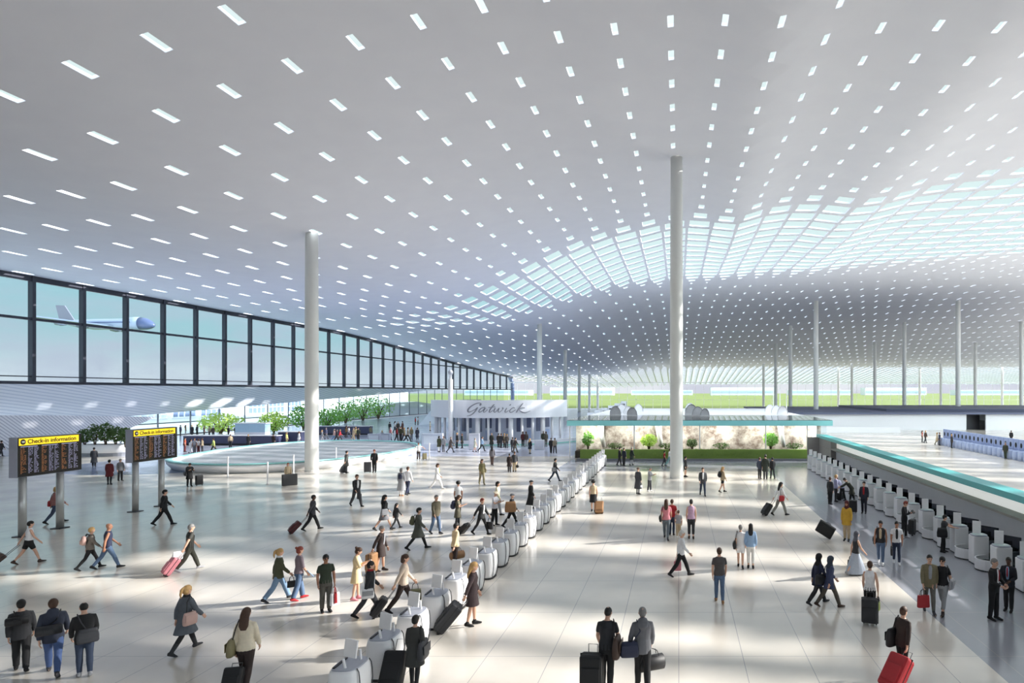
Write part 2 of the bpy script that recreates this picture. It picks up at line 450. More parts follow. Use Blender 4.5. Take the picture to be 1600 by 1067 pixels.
# pale low terminal buildings on the far horizon
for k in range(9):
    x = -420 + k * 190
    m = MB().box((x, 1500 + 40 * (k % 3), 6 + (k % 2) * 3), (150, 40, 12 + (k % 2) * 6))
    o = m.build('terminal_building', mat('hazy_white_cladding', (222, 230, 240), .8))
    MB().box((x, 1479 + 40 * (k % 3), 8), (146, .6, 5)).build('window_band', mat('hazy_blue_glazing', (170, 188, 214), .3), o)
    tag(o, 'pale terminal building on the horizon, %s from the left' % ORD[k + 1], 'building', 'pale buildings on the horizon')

# ---------------------------------------------------------------- columns
col_m = mat('off_white_column_paint', (226, 227, 224), .45, var=.02)
base_m = mat('column_base_ring_white', (205, 206, 204), .4)
def column(x, y, r, label, z0=0.0):
    e = empty('column', (x, y, z0))
    tag(e, label, 'column', 'tall round columns', 'thing')
    n = 28; zt = min(zc(x + a, y + b) for a in (-r, 0, r) for b in (-r, 0, r)) + .25 - z0
    rings = [[(rr * math.cos(2 * PI * i / n), rr * math.sin(2 * PI * i / n), z) for i in range(n)] for rr, z in ((r * 1.0, 0.02), (r, .5), (r, zt * .6), (r * .93, zt))]
    MB().loft(rings).build('shaft', col_m, e, smooth=True)
    rings = [[(rr * math.cos(2 * PI * i / n), rr * math.sin(2 * PI * i / n), z) for i in range(n)] for rr, z in ((r * 1.04, 0), (r * 1.04, .14), (r * 1.0, .16))]
    MB().loft(rings).build('base_ring', base_m, e)
    return e
x, y = ground(487, 736); column(x, y, .52, 'tall white column rising through the oval ramp by the left windows')
x, y = ground(1057, 747); column(x, y, .49, 'tallest white column, standing before the garden pavilion')
for px, d, z0, txt in ((843, 130, 0, 'slim white column just right of the dark window end post'), (883, 178, 0, 'grey column behind the right end of the script sign'),
                       (905, 215, 0, 'grey column over the corner of the teal canopy'), (921, 255, 0, 'short thin column beyond the teal canopy corner'),
                       (934, 261, 0, 'faint thinnest column beyond the teal canopy corner'),
                       (1275, 133, 3.055, 'tall bright column on the dark roof, right of three masts'), (1497, 133, 3.72, 'tall bright column on the roof above the dark doorway'),
                       (1235, 168, 0, 'grey column beside the three rooftop masts'), (1212, 200, 0, 'darkest grey column behind the rooftop masts'),
                       (1193, 250, 0, 'short grey column just left of the rooftop masts'), (1310, 262, 0, 'faint short column right of the first bright roof column'),
                       (1331, 250, 0, 'thin grey column, second right of the first bright roof column'), (1367, 198, 0, 'grey column midway between the two bright roof columns'),
                       (1413, 163, 0, 'tall grey column left of the second bright roof column'), (1437, 262, 0, 'faint short column left of the second bright roof column'),
                       (1470, 250, 0, 'thin grey column close left of the second bright roof column'), (1524, 198, 0, 'grey column just right of the second bright roof column'),
                       (1566, 262, 0, 'faint short column near the picture right edge'), (1596, 162, 0, 'tall grey column at the picture right edge')):
    column((px - VX) * d / FOC, d, .5, txt, z0)
# ================================================================ fixed things in the hall
teal_m = mat('teal_glass_edge', (150, 226, 230), .25, var=.03)
dteal_m = mat('deep_teal_coping', (84, 186, 188), .3, var=.03)
wall_m = mat('matte_white_wall', (232, 233, 238), .55, var=.02)
greyw_m = mat('grey_back_wall', (228, 229, 233), .5, var=.04)
dark_m = mat('charcoal_panel', (52, 53, 60), .45)
black_m = mat('black_plastic', (22, 22, 25), .4)
kiosk_m = mat('kiosk_white_shell', (238, 238, 240), .3, var=.02)
gtop_m = mat('kiosk_grey_top', (168, 172, 184), .35)
steel_m = mat('brushed_steel', (186, 186, 184), .35, .6)

# ---------------------------------------------------------------- self-service kiosks, central row
def superring(cx, cy, z, rx, ry, p=3.2, n=28):
    r = []
    for i in range(n):
        t = 2 * PI * i / n; c, s = math.cos(t), math.sin(t)
        r.append((cx + rx * math.copysign(abs(c) ** (2 / p), c), cy + ry * math.copysign(abs(s) ** (2 / p), s), z))
    return r
def make_kiosk():
    e = empty('check_in_kiosk', (0, 0, 0))
    MB().loft([superring(0, 0, z, rx, ry) for z, rx, ry in ((.05, .26, .36), (.08, .28, .38), (.3, .325, .42), (.55, .345, .44), (.75, .335, .43), (.88, .315, .415), (.93, .29, .39))]).build('body', kiosk_m, e, smooth=True)
    MB().loft([superring(.015, 0, z, .285, .385) for z in (0, .06)]).build('plinth', black_m, e)
    # dark trim line that follows the bulge on the lane side
    m = MB()
    pr = [(.07, .28), (.3, .327), (.55, .347), (.75, .337), (.88, .317), (.95, .27)]
    m.tube([(rx * .99, -.26 - (rx - .28) * .3, z) for z, rx in pr], .012, 6); m.build('trim_line', dark_m, e)
    m = MB(); m.tube([(rx * .99, .26, z) for z, rx in pr], .012, 6); m.build('trim_line', dark_m, e)
    t = MB().loft([superring(0, 0, z, rx, ry) for z, rx, ry in ((.925, .285, .385), (.95, .27, .37))]).build('counter_top', gtop_m, e)
    MB().box((-.2, -.02, .962), (.05, .52, .03)).build('card_slot', black_m, t)
    MB().tube([(.02, -.24, .94), (-.02, -.24, 1.14)], .028, 8).build('post', kiosk_m, e)
    MB().tube([(.12, .2, .94), (.10, .2, 1.16)], .028, 8).build('post', kiosk_m, e)
    M = Matrix.Translation((.03, -.03, 1.27)) @ Matrix.Rotation(math.radians(-24), 4, 'Z') @ Matrix.Rotation(math.radians(-8), 4, 'X')
    d = MB().box((0, 0, 0), (.36, .04, .36), M=M).build('display', mat('display_white_back', (244, 244, 245), .25), e, bevel=.01)
    MB().box((0, .028, 0), (.31, .006, .30), M=M).build('screen', mat('kiosk_screen_glass', (40, 46, 60), .15), d)
    return e
k0 = make_kiosk()
NK = 29
for n in range(NK):
    e = k0 if n == 0 else dup(k0)
    y = 13.36 + 1.585 * n
    e.location = (-6.85, y, 0)
    tag(e, 'white barrel-shaped check-in kiosk, %s from the near end of the central row' % ORD[n + 1] if n < NK - 1 else 'last white barrel-shaped check-in kiosk, at the far end of the central row', 'kiosk', 'check-in kiosks in the central row')

# ---------------------------------------------------------------- bag drop desks along the right lane
def make_desk():
    e = empty('bag_drop_desk', (0, 0, 0))
    MB().box((0, 0, .56), (.58, .5, 1.04)).build('pedestal', kiosk_m, e, bevel=.03)
    MB().box((0, 0, .02), (.54, .46, .05)).build('plinth', black_m, e)
    t = MB().loft([superring(0, 0, z, .29, .26) for z in (1.08, 1.12)]).build('counter_top', gtop_m, e)
    MB().loft([superring(0, 0, z, .24, .21) for z in (1.12, 1.135)]).build('counter_inset', mat('pale_glass_inset', (196, 214, 214), .15), t)
    M = Matrix.Translation((-.02, .12, 1.36)) @ Matrix.Rotation(math.radians(-32), 4, 'Z')
    MB().box((0, 0, 0), (.3, .04, .5), M=M).build('display', MATS['display_white_back'], e, bevel=.008)
    # open curved tub of the weighing belt
    n = 12; m = MB(); outer = []; inner_ = []
    for k in range(n + 1):
        a = PI / 2 + PI * k / n
        outer.append((.1 + .62 * math.cos(a), -.86 + .52 * math.sin(a)))
        inner_.append((.1 + .57 * math.cos(a), -.86 + .47 * math.sin(a)))
    for k in range(n):
        a, b, c, d = outer[k], outer[k + 1], inner_[k + 1], inner_[k]
        m.add([(p[0], p[1], z) for z in (.04, .42) for p in (a, b, c, d)], [(0, 1, 5, 4), (2, 3, 7, 6), (4, 5, 6, 7), (0, 3, 2, 1)] + ([(3, 0, 4, 7)] if k == 0 else []) + ([(1, 2, 6, 5)] if k == n - 1 else []))
    m.build('weighing_tub', kiosk_m, e)
    MB().prism(outer, .0, .05).build('tub_base', black_m, e)
    MB().prism(inner_, .05, .26).box((.75, -.86, .155), (1.35, .8, .22)).build('belt', mat('black_rubber_belt', (30, 30, 34), .6), e)
    MB().box((1.0, .3, .62), (.9, .05, .35)).box((1.42, -.1, .3), (.06, .9, .6)).build('staff_counter', mat('dark_grey_counter', (84, 86, 94), .4), e)
    MB().add([(.5, -.3, .35), (1.5, -.3, .35), (1.5, -.3, 1.05), (.62, -.3, 1.2)], [(0, 1, 2, 3)]).add([(.5, -.28, .35), (1.5, -.28, .35), (1.5, -.28, 1.05), (.62, -.28, 1.2)], [(3, 2, 1, 0)]).build('divider', glass('smoked_divider_glass', (150, 152, 160), 1.5), e)
    return e
d0 = make_desk(); ND = 22
for n in range(-2, ND - 2):
    e = d0 if n == -2 else dup(d0)
    e.location = (11.6, 23.0 + 1.73 * n, 0)
    q = n + 3
    tag(e, 'white bag drop desk with low tub, %s from the near end of the right lane' % ORD[q], 'desk', 'bag drop desks along the right lane')

# ---------------------------------------------------------------- wall behind the desks with teal coping
m = MB().box((13.75, 33, .82), (.3, 53, 1.64)); m.build('wall_right', greyw_m)['kind'] = 'structure'
m = MB()
m.box((13.95, 33, 2.03), (.3, 53, .76)); m.build('trim_2', mat('backlit_white_band', (246, 244, 240), .4, var=.03, emit=.22), None)['kind'] = 'structure'
m = MB().box((13.5, 33, 1.69), (.72, 53, .10)); m.build('trim_3', mat('worn_stone_ledge', (150, 146, 138), .7, var=.3, scale=1.5))['kind'] = 'structure'
m = MB().box((13.05, 33.2, 2.53), (.1, 54, .26)).box((13.45, 33.2, 2.6), (.8, 54, .10)).box((13.2, 60.1, 2.53), (.4, .1, .26))
m.build('trim_4', [dteal_m, wall_m])['kind'] = 'structure'
m = MB().box((13.0, 60.0, 1.2), (1.8, .3, 2.4)).box((13.4, 57.6, 1.2), (.5, 4.8, 2.4)); m.build('wall_end', mat('taupe_end_wall', (150, 146, 142), .6))['kind'] = 'structure'

# ---------------------------------------------------------------- security gates beyond the wall
gate_m = mat('lavender_gate_panel', (150, 166, 206), .35)
def make_gate():
    e = empty('security_gate', (0, 0, 0))
    MB().loft([superring(-.3, 0, z, r, r * .95, 2.6, 18) for z, r in ((0, .34), (.4, .37), (.8, .35), (.92, .3))]).build('pod', mat('pale_blue_pod', (168, 182, 214), .3), e, smooth=True)
    MB().box((.25, 0, 1.0), (.12, .94, 1.95)).build('back_panel', gate_m, e, bevel=.03)
    MB().ball((.17, 0, 1.38), (.05, .17, .26), 12, 7).build('scanner_window', black_m, e, smooth=True)
    return e
g0 = make_gate(); NG = 23
for n in range(NG):
    e = g0 if n == 0 else dup(g0)
    e.location = (33.3, 58.5 + 1.0 * n, 0)
    tag(e, 'lavender security gate with dark oval scanner, %s from the near end' % ORD[n + 1], 'gate', 'security gates beyond the desk wall')

# ---------------------------------------------------------------- low flat-roofed buildings inside, back right
roofd_m = mat('slate_blue_roof', (98, 104, 130), .55, var=.1, scale=.2)
def low_block(name, x0, x1, y0, y1, h, label, roofm, openings=()):
    e = empty(name, ((x0 + x1) / 2, y0, 0))
    cx = (x0 + x1) / 2
    m = MB(); xs = [x0] + [v for o in openings for v in o] + [x1]
    for a, b in zip(xs[::2], xs[1::2]):
        m.box(((a + b) / 2 - cx, .15, h / 2), (b - a, .3, h))
    m.box((x0 - cx + .15, (y1 - y0) / 2 + .16, h / 2), (.3, y1 - y0 - .3, h)).box((x1 - cx - .15, (y1 - y0) / 2 + .16, h / 2), (.3, y1 - y0 - .3, h))
    m.build('front_wall', wall_m, e)
    for o in openings:
        MB().box(((o[0] + o[1]) / 2 - cx, 2.6, h / 2), (o[1] - o[0] + .1, .3, h)).build('dark_recess', dark_m, e)
    MB().box((0, (y1 - y0) / 2 - .2, h + .0), (x1 - x0 + .4, y1 - y0 + .6, .3)).build('roof', roofm, e)
    tag(e, label, 'building')
    return e
low_block('service_pavilion', 16.5, 72, 112, 160, 2.9, 'long white low building with slate roof and a dark doorway', roofd_m, ((50.4, 53.8),))
m = MB().box((26, 104, .5), (20, .5, 1.0)); tag(m.build('low_partition', wall_m, bevel=.03), 'low white partition before the long slate-roofed building', 'partition')
e = empty('dark_canopy_slab', (52, 112, 0))
MB().add([(-13, 8, 3.06), (30, -2, 3.06), (30, 44, 3.06), (-13, 44, 3.06), (-13, 8, 3.5), (30, -2, 3.7), (30, 44, 3.5), (-13, 44, 3.5)], [(0, 3, 2, 1), (4, 5, 6, 7), (0, 1, 5, 4), (1, 2, 6, 5), (2, 3, 7, 6), (3, 0, 4, 7)]).build('slab', mat('dark_slate_slab', (84, 90, 112), .5), e)
tag(e, 'dark tapering roof slab lying over the doorway building', 'roof slab')

# ---------------------------------------------------------------- garden pavilion
PX0, PX1, PY0, PY1 = -10.9, 15.1, 62.9, 110.0
e = empty('garden_pavilion', (0, PY0, 0))
stone = bpy.data.materials.new('weathered_stone_wall'); stone.use_nodes = True
def stone_nodes():
    nt = stone.node_tree; b = nt.nodes['Principled BSDF']; L = nt.links.new
    tc = nt.nodes.new('ShaderNodeTexCoord')
    br = nt.nodes.new('ShaderNodeTexBrick'); br.inputs['Scale'].default_value = 3.0
    br.inputs['Color1'].default_value = lin((168, 148, 136)); br.inputs['Color2'].default_value = lin((128, 112, 104)); br.inputs['Mortar'].default_value = lin((196, 186, 176))
    mp = nt.nodes.new('ShaderNodeMapping'); mp.inputs['Rotation'].default_value = (PI / 2, 0, 0)
    L(tc.outputs['Object'], mp.inputs[0]); L(mp.outputs[0], br.inputs['Vector'])
    nz = nt.nodes.new('ShaderNodeTexNoise'); nz.inputs['Scale'].default_value = .7; nz.inputs['Detail'].default_value = 8; nz.inputs['Roughness'].default_value = .7
    L(tc.outputs['Object'], nz.inputs['Vector'])
    cr = nt.nodes.new('ShaderNodeValToRGB'); cr.color_ramp.elements[0].position = .38; cr.color_ramp.elements[1].position = .6
    cr.color_ramp.elements[0].color = lin((92, 74, 66)); cr.color_ramp.elements[1].color = lin((236, 230, 222)); L(nz.outputs['Fac'], cr.inputs[0])
    mx = nt.nodes.new('ShaderNodeMix'); mx.data_type = 'RGBA'; mx.inputs[0].default_value = .7
    L(br.outputs['Color'], mx.inputs[6]); L(cr.outputs[0], mx.inputs[7]); L(mx.outputs[2], b.inputs['Base Color'])
    b.inputs['Roughness'].default_value = .9
stone_nodes()
# roof as a shallow tray: the front 14 m are a skylit frame so that daylight reaches the garden
m = MB(); yy = PY1 - PY0
m.box((2.1, yy / 2 + 7, 3.74), (26, yy - 14, .2))
for k in range(8):
    m.box((2.1, .5 + k * 1.9, 3.74), (26, .16, .2))
for k in range(7):
    m.box((PX0 + .3 + k * 4.23, 7, 3.74), (.3, 14, .2))
m.build('roof', wall_m, e)
MB().box((2.1, 6.9, 3.86), (26, 14, .03)).build('roof_glazing', glass('frosted_roof_glass', (236, 240, 244), 1.7), e)
MB().box((2.1, -.05, 3.58), (26.1, .12, .52)).build('fascia', teal_m, e)
MB().box((PX0, yy / 2, 3.58), (.12, yy, .52)).box((PX1, yy / 2, 3.58), (.12, yy, .52)).build('side_fascia', wall_m, e)
MB().box((2.1, 4.2, 1.8), (25.6, .3, 3.4)).build('stone_wall', stone, e)
for k, x in enumerate((-10.7, -4.35, 2.1, 8.6, 12.7)):
    MB().tube([(x, .15, 0), (x, .15, 3.4)], .06, 10).build('post', white_m, e)
for x in (-8.1, -2.1, 10.6, 14.0):
    MB().tube([(x + .4, 3.6, .9), (x + .1, 3.6, 2.2), (x, 3.6, 3.5)], [.2, .28, .4], 10).build('flared_pillar', white_m, e, smooth=True)
MB().box((2.1, 1.05, 1.75), (25.4, .03, 3.3)).build('glass_front', glass('garden_glass', (244, 248, 248), 1.25), e)
MB().box((1.6, 2.6, .35), (24, 2.2, .7)).build('garden_bed', mat('dark_garden_soil', (70, 58, 50), .95, var=.3), e)
for k in range(6):
    x = -8.6 + 4.3 * k
    f = MB().box((x, 2.6, 3.5), (1.6, .3, .1)).build('ceiling_lamp', mat('lamp_white_diffuser', (255, 244, 224), .4, emit=3.0), e)
    lt = bpy.data.lights.new('garden_lamp_light', 'AREA'); lt.shape = 'RECTANGLE'; lt.size = 1.6; lt.size_y = .3; lt.energy = 130; lt.color = (1, .93, .84)
    lo = bpy.data.objects.new('garden_lamp_light', lt); COL.objects.link(lo); lo.parent = e; lo.location = (x, 2.5, 3.42); lo.rotation_euler = (math.radians(28), 0, 0)
tag(e, 'glazed garden pavilion with teal roof edge and stone wall inside', 'pavilion')

def leaf_cloud(mb, c, r, n, size, mi=0, flat=1.0):
    for _ in range(n):
        while True:
            p = Vector((random.uniform(-1, 1), random.uniform(-1, 1), random.uniform(-1, 1)))
            if .25 < p.length < 1: break
        q = Vector((c[0] + p.x * r[0], c[1] + p.y * r[1], c[2] + p.z * r[2]))
        a = Vector((random.gauss(0, 1), random.gauss(0, 1), random.gauss(0, 1) * flat)).normalized()
        b = a.cross(Vector((random.gauss(0, 1), random.gauss(0, 1), random.gauss(0, 1)))).normalized()
        s = size * random.uniform(.6, 1.3)
        mb.add([q - a * s, q + b * s * .42, q + a * s, q - b * s * .42], [(0, 1, 2, 3)], mi)
def leaf_mat(name, rgb, var=.25):
    m = mat(name, rgb, .6, var=var, scale=1.2); nt = m.node_tree; b = nt.nodes['Principled BSDF']
    t = nt.nodes.new('ShaderNodeBsdfTranslucent'); t.inputs[0].default_value = lin([min(255, v * 1.1) for v in rgb]); x = nt.nodes.new('ShaderNodeMixShader'); x.inputs[0].default_value = .4
    nt.links.new(b.outputs[0], x.inputs[1]); nt.links.new(t.outputs[0], x.inputs[2]); nt.links.new(x.outputs[0], nt.nodes['Material Output'].inputs[0])
    return m
lgreen_m = leaf_mat('spring_green_leaves', (196, 222, 118))
green_m = leaf_mat('fresh_green_leaves', (140, 190, 96))
dgreen_m = leaf_mat('dark_green_leaves', (84, 112, 62))
hedge_m = leaf_mat('clipped_hedge_leaves', (138, 164, 84))
bark_m = mat('grey_brown_bark', (98, 84, 70), .9)
# long clipped hedge in its trough
e = empty('hedge', (2.3, 62.2, 0))
m = MB(); m.box((0, 0, .62), (23.6, .72, .86)); leaf_cloud(m, (0, 0, .62), (11.9, .48, .5), 5200, .09)
m.build('foliage', hedge_m, e)
tag(e, 'long clipped green hedge along the front of the garden pavilion', 'hedge')
tag(MB().box((2.3, 62.2, .1), (24.2, 1.1, .2)).build('planter_trough', mat('grey_stone_trough', (120, 122, 130), .6), bevel=.02), 'long low grey stone trough holding the clipped hedge', 'planter')
def shrub(name, x, y, z, r, h, n, size, lm, label, cat='plant', grp=None, trunk=True, cz=.6):
    e = empty(name, (x, y, z))
    m = MB(); leaf_cloud(m, (0, 0, h * cz), (r, r, h * (.98 - cz)), n, size); m.build('foliage', lm, e)
    m = MB()
    for k in range(4 if trunk else 3):
        a = k * 1.7; m.tube([(0.03 * math.cos(a), .03 * math.sin(a), 0), (.2 * r * math.cos(a), .2 * r * math.sin(a), h * .35), (.5 * r * math.cos(a), .5 * r * math.sin(a), h * .75)], [.05 * r + .015, .035 * r + .01, .008], 6)
    m.build('stem', bark_m, e)
    tag(e, label, cat, grp)
    return e
shrub('palm_shrub', -9.2, 65.2, .7, .6, 2.0, 320, .16, green_m, 'slender green shrub at the left end of the pavilion garden', grp='plants inside the pavilion')
shrub('leafy_shrub', -3.0, 65.2, .7, .85, 1.7, 520, .15, lgreen_m, 'yellow-green leafy shrub near the middle of the pavilion garden', grp='plants inside the pavilion')
shrub('dark_shrub', 1.4, 65.3, .7, .6, 1.2, 320, .12, dgreen_m, 'dark shrub just right of the tall white column base, behind glass', grp='plants inside the pavilion')
shrub('leafy_shrub', 9.4, 65.2, .7, .8, 1.9, 460, .15, green_m, 'green shrub near the right end of the pavilion garden', grp='plants inside the pavilion')
for k, (x, t) in enumerate(((-6.4, 'low dark ground shrub left in the pavilion bed'), (-1.2, 'low dark ground shrub beside the yellow-green shrub'), (4.4, 'low dark ground shrub between the two right pavilion posts'), (11.8, 'low dark ground shrub at the right end of the pavilion bed'))):
    shrub('ground_shrub', x, 65.0, .7, .9, .8, 260, .1, dgreen_m, t, grp='low shrubs in the pavilion bed', trunk=False)

# ---------------------------------------------------------------- roof scoops and masts on the pavilion
def scoop(x, y, s, label, mast=0):
    e = empty('roof_scoop', (x, y, 3.84))
    m = MB()
    n = 10; outer = []
    for k in range(n + 1):
        a = -PI / 2 + PI * k / n
        outer.append((s * .6 * math.sin(a), s * (.15 + .9 * max(0, math.cos(a)))))
    v = []
    for (u, h) in outer: v += [(u, -s * .3 - h * .25, h), (u * .45, s * .75, h * .35)]
    f = [(2 * k, 2 * k + 2, 2 * k + 3, 2 * k + 1) for k in range(n)]
    m.add(v, f); m.add([(-s * .6, -s * .35, 0), (s * .6, -s * .35, 0), (s * .3, s * .75, 0), (-s * .3, s * .75, 0), (-s * .6, -s * .35, .16), (s * .6, -s * .35, .16), (s * .3, s * .75, .16), (-s * .3, s * .75, .16)], [(0, 3, 2, 1), (4, 5, 6, 7), (0, 1, 5, 4), (1, 2, 6, 5), (2, 3, 7, 6), (3, 0, 4, 7)])
    m.build('hood', white_m, e)
    MB().add([(u * .9, -s * .26 - h * .2, h * .92) for u, h in outer], [tuple(range(len(outer)))]).build('louvre', mat('scoop_grey_louvre', (240, 241, 246), .5), e)
    if mast:
        MB().tube([(s * .5, 0, 0), (s * .5, 0, mast)], .05, 8).build('mast', white_m, e)
    tag(e, label, 'roof vent', 'roof scoops on the pavilion')
    return e
for k, (px, d, s) in enumerate(((962, 76, 1.1), (972, 84, 1.2), (982, 80, 1.0), (988, 74, 1.0), (998, 90, 1.1), (1080, 77, 1.3), (1090, 74, 1.1), (1101, 73, .9), (1078, 92, 1.2))):
    scoop((px - VX) * d / FOC, d, s, 'white hooded roof scoop on the pavilion, %s' % ['leftmost of the left cluster', 'rear left of the left cluster', 'middle of the left cluster', 'front of the left cluster', 'rear right of the left cluster', 'large one beside the tall column', 'front one beside the tall column', 'smallest one beside the tall column', 'farthest one beside the tall column'][k])
for k, (px, d) in enumerate(((1202, 86), (1212, 82), (1222, 78))):
    scoop((px - VX) * d / FOC, d, 1.1, 'white roof scoop with thin mast at the right of the pavilion roof, %s' % ('farthest', 'middle', 'nearest')[k], 3.2)

# ---------------------------------------------------------------- check-in information boards
yel_m = mat('backlit_yellow_header', (250, 214, 40), .4, emit=.45, var=.05)
scr_m = mat('black_display_glass', (14, 13, 16), .2)
amber_m = mat('amber_display_text', (206, 138, 84), .4, emit=.22)
pale_m = mat('pale_display_text', (190, 190, 226), .4, emit=.3)
ink_m = mat('black_lettering', (16, 14, 12), .5)
def board(y0, ln, cols, label):
    e = empty('information_board', (-29.85, y0, 0))
    z0, z1 = 2.73, 4.56
    MB().box((-.2, ln / 2, (z0 + z1) / 2), (.40, ln, z1 - z0)).build('housing', mat('light_grey_housing', (176, 180, 196), .4), e, bevel=.015)
    MB().box((.008, ln / 2, (z0 + z1) / 2), (.016, ln - .02, z1 - z0 - .04)).build('display', scr_m, e)
    h = MB().box((.022, ln / 2 - .06, z1 - .22), (.014, ln - .22, .32)).build('header_panel', yel_m, e)
    m = MB(); n = 24
    m.add([(.036, .22 + .125 * math.cos(2 * PI * i / n), z1 - .22 + .125 * math.sin(2 * PI * i / n)) for i in range(n)], [tuple(range(n))])
    ic = m.build('round_icon', ink_m, h)
    MB().add([(.04, .14, z1 - .2), (.04, .2, z1 - .27), (.04, .29, z1 - .25), (.04, .31, z1 - .18), (.04, .2, z1 - .17)], [(0, 1, 2, 3, 4)]).build('icon_mark', mat('white_mark', (245, 240, 225), .5), h)
    cu = bpy.data.curves.new('lettering', 'FONT'); cu.body = 'Check-in information'; cu.size = .30; cu.extrude = .003; cu.offset = .006
    cu.align_y = 'CENTER'
    t = bpy.data.objects.new('lettering', cu); COL.objects.link(t); cu.materials.append(ink_m)
    t.parent = h; t.location = (.034, .42, z1 - .225); t.rotation_euler = (PI / 2, 0, PI / 2)
    wdt = 2.35 if ln > 2.9 else 2.2
    bpy.context.view_layer.update()
    ks = min(1.0, (ln - .75) / max(.1, t.dimensions.x)); t.scale = (ks, ks, ks)
    bpy.context.view_layer.update()
    me = bpy.data.meshes.new_from_object(t.evaluated_get(bpy.context.evaluated_depsgraph_get()))
    t2 = bpy.data.objects.new('header_lettering', me); COL.objects.link(t2); t2.parent = h; t2['kind'] = 'stuff'
    t2.location = t.location; t2.rotation_euler = t.rotation_euler; t2.scale = t.scale
    bpy.data.objects.remove(t); bpy.data.curves.remove(cu)
    rnd = random.Random(int(y0))
    cw = (ln - .2) / cols
    for c in range(cols if ln > 2.9 else cols - 1 + 1):
        if ln < 2.9 and c == cols - 1: continue
        ya = .12 + c * (cw if ln > 2.9 else (ln - .2) / cols)
        a = MB(); b = MB()
        for r in range(21):
            z = z1 - .5 - r * .058
            def words(mb, u0, u1):
                u = u0
                while u < u1 - .03:
                    wv = min(rnd.uniform(.05, .16), u1 - u)
                    # each word a string of small glyph strokes
                    q = u
                    while q < u + wv - .012:
                        gw = rnd.uniform(.006, .014); gh = rnd.choice((.018, .024, .026))
                        mb.add([(.021, q, z), (.021, q + gw, z), (.021, q + gw, z + gh), (.021, q, z + gh)], [(0, 1, 2, 3)])
                        q += gw + .009
                    u += wv + .035
                    if rnd.random() < .35: break
            words(a, ya, ya + cw * .26); words(b, ya + cw * .36, ya + cw * .58); words(b, ya + cw * .64, ya + cw * .86)
        b.add([(.021, ya, z1 - .45), (.021, ya + cw * .8, z1 - .45), (.021, ya + cw * .8, z1 - .43), (.021, ya, z1 - .43)], [(0, 1, 2, 3)])
        a.build('amber_text', amber_m, e)['kind'] = 'stuff'; b.build('pale_text', pale_m, e)['kind'] = 'stuff'
    for yy in (.42, ln - .9) if ln > 2.9 else (.35, ln - .95):
        MB().tube([(-.2, yy, 0), (-.2, yy, z0)], .15, 16).build('post', steel_m, e, smooth=True)
        MB().box((-.2, yy, .02), (.5, .5, .04)).build('foot_plate', dark_m, e)
    MB().box((-.41, ln / 2, z0 + .9), (.02, ln - .3, 1.4)).build('rear_panel', dark_m, e)
    tag(e, label, 'information board', 'check-in information boards')
board(28.9, 3.1, 3, 'nearer check-in information board with yellow header and three text columns')
board(35.0, 3.1, 3, 'farther check-in information board with yellow header, closer to the oval ramp')

# ---------------------------------------------------------------- oval ramp
def spline(pts, per=8):
    out = []; n = len(pts)
    for k in range(n):
        p0, p1, p2, p3 = [Vector((*pts[(k + q - 1) % n], 0)) for q in range(4)]
        for s in range(per):
            t = s / per
            out.append(tuple((.5 * (2 * p1 + (p2 - p0) * t + (2 * p0 - 5 * p1 + 4 * p2 - p3) * t * t + (3 * p1 - p0 - 3 * p2 + p3) * t ** 3))[:2]))
    return out
e = empty('oval_ramp', (-38, 64, 0))
op = [(a + 38, b - 64) for a, b in spline([(-46, 60), (-44.5, 55.5), (-40.5, 52.4), (-35.5, 51.7), (-31.3, 54), (-28.6, 59), (-27.6, 65), (-28.6, 71), (-33, 76), (-41, 78), (-46, 74), (-47, 67)])]
def ofs(s, z): return [(x * s, y * s, z) for x, y in op]
MB().loft([ofs(.955, 0), ofs(.97, .12), ofs(.995, .45), ofs(1.0, .66), ofs(.985, .72), ofs(.955, .72), ofs(.95, .5)], caps=False).build('curved_wall', wall_m, e, smooth=True)
MB().loft([ofs(.99, .72), ofs(1.004, .74), ofs(1.004, .82), ofs(.985, .83), ofs(.96, .82), ofs(.96, .72)], caps=False).build('rim', mat('pale_teal_rim', (150, 214, 214), .25), e, smooth=True)
MB().loft([ofs(.958, .02), ofs(.962, .09)], caps=False).build('teal_skirting', mat('muted_teal_skirting', (110, 170, 176), .4), e)
m = MB().add([(x * .955, y * .955, .5 + .16 * (y + 12) / 24) for x, y in op], [tuple(range(len(op)))]); m.build('ramp_floor', mat('grey_ramp_floor', (160, 161, 168), .3, var=.1, scale=.5), e)
tag(e, 'large oval sunken ramp with white curved wall and teal rim', 'ramp')
for n, (px, py) in enumerate(((356, 746), (418, 757), (478, 741), (525, 727), (671, 718))):
    x, y = ground(px, py)
    if n == 2: x -= .75; y -= .4
    b = empty('bollard_light', (x, y, 0))
    MB().tube([(0, 0, 0), (0, 0, 1.5)], .05, 10).build('pole', white_m, b); MB().tube([(0, 0, 1.5), (0, 0, 1.62)], .06, 10).build('cap', wall_m, b); MB().tube([(0, 0, 0), (0, 0, .04)], .11, 12).build('base', steel_m, b)
    tag(b, ('slim white post at the near left curve of the oval ramp', 'slim white post standing free beside the dark suitcase', 'slim white post just left of the column in the oval ramp', 'slim white post at the far right curve of the oval ramp', 'slim white post beside the woman with outstretched arms')[n], 'post', 'slim white posts around the oval ramp')

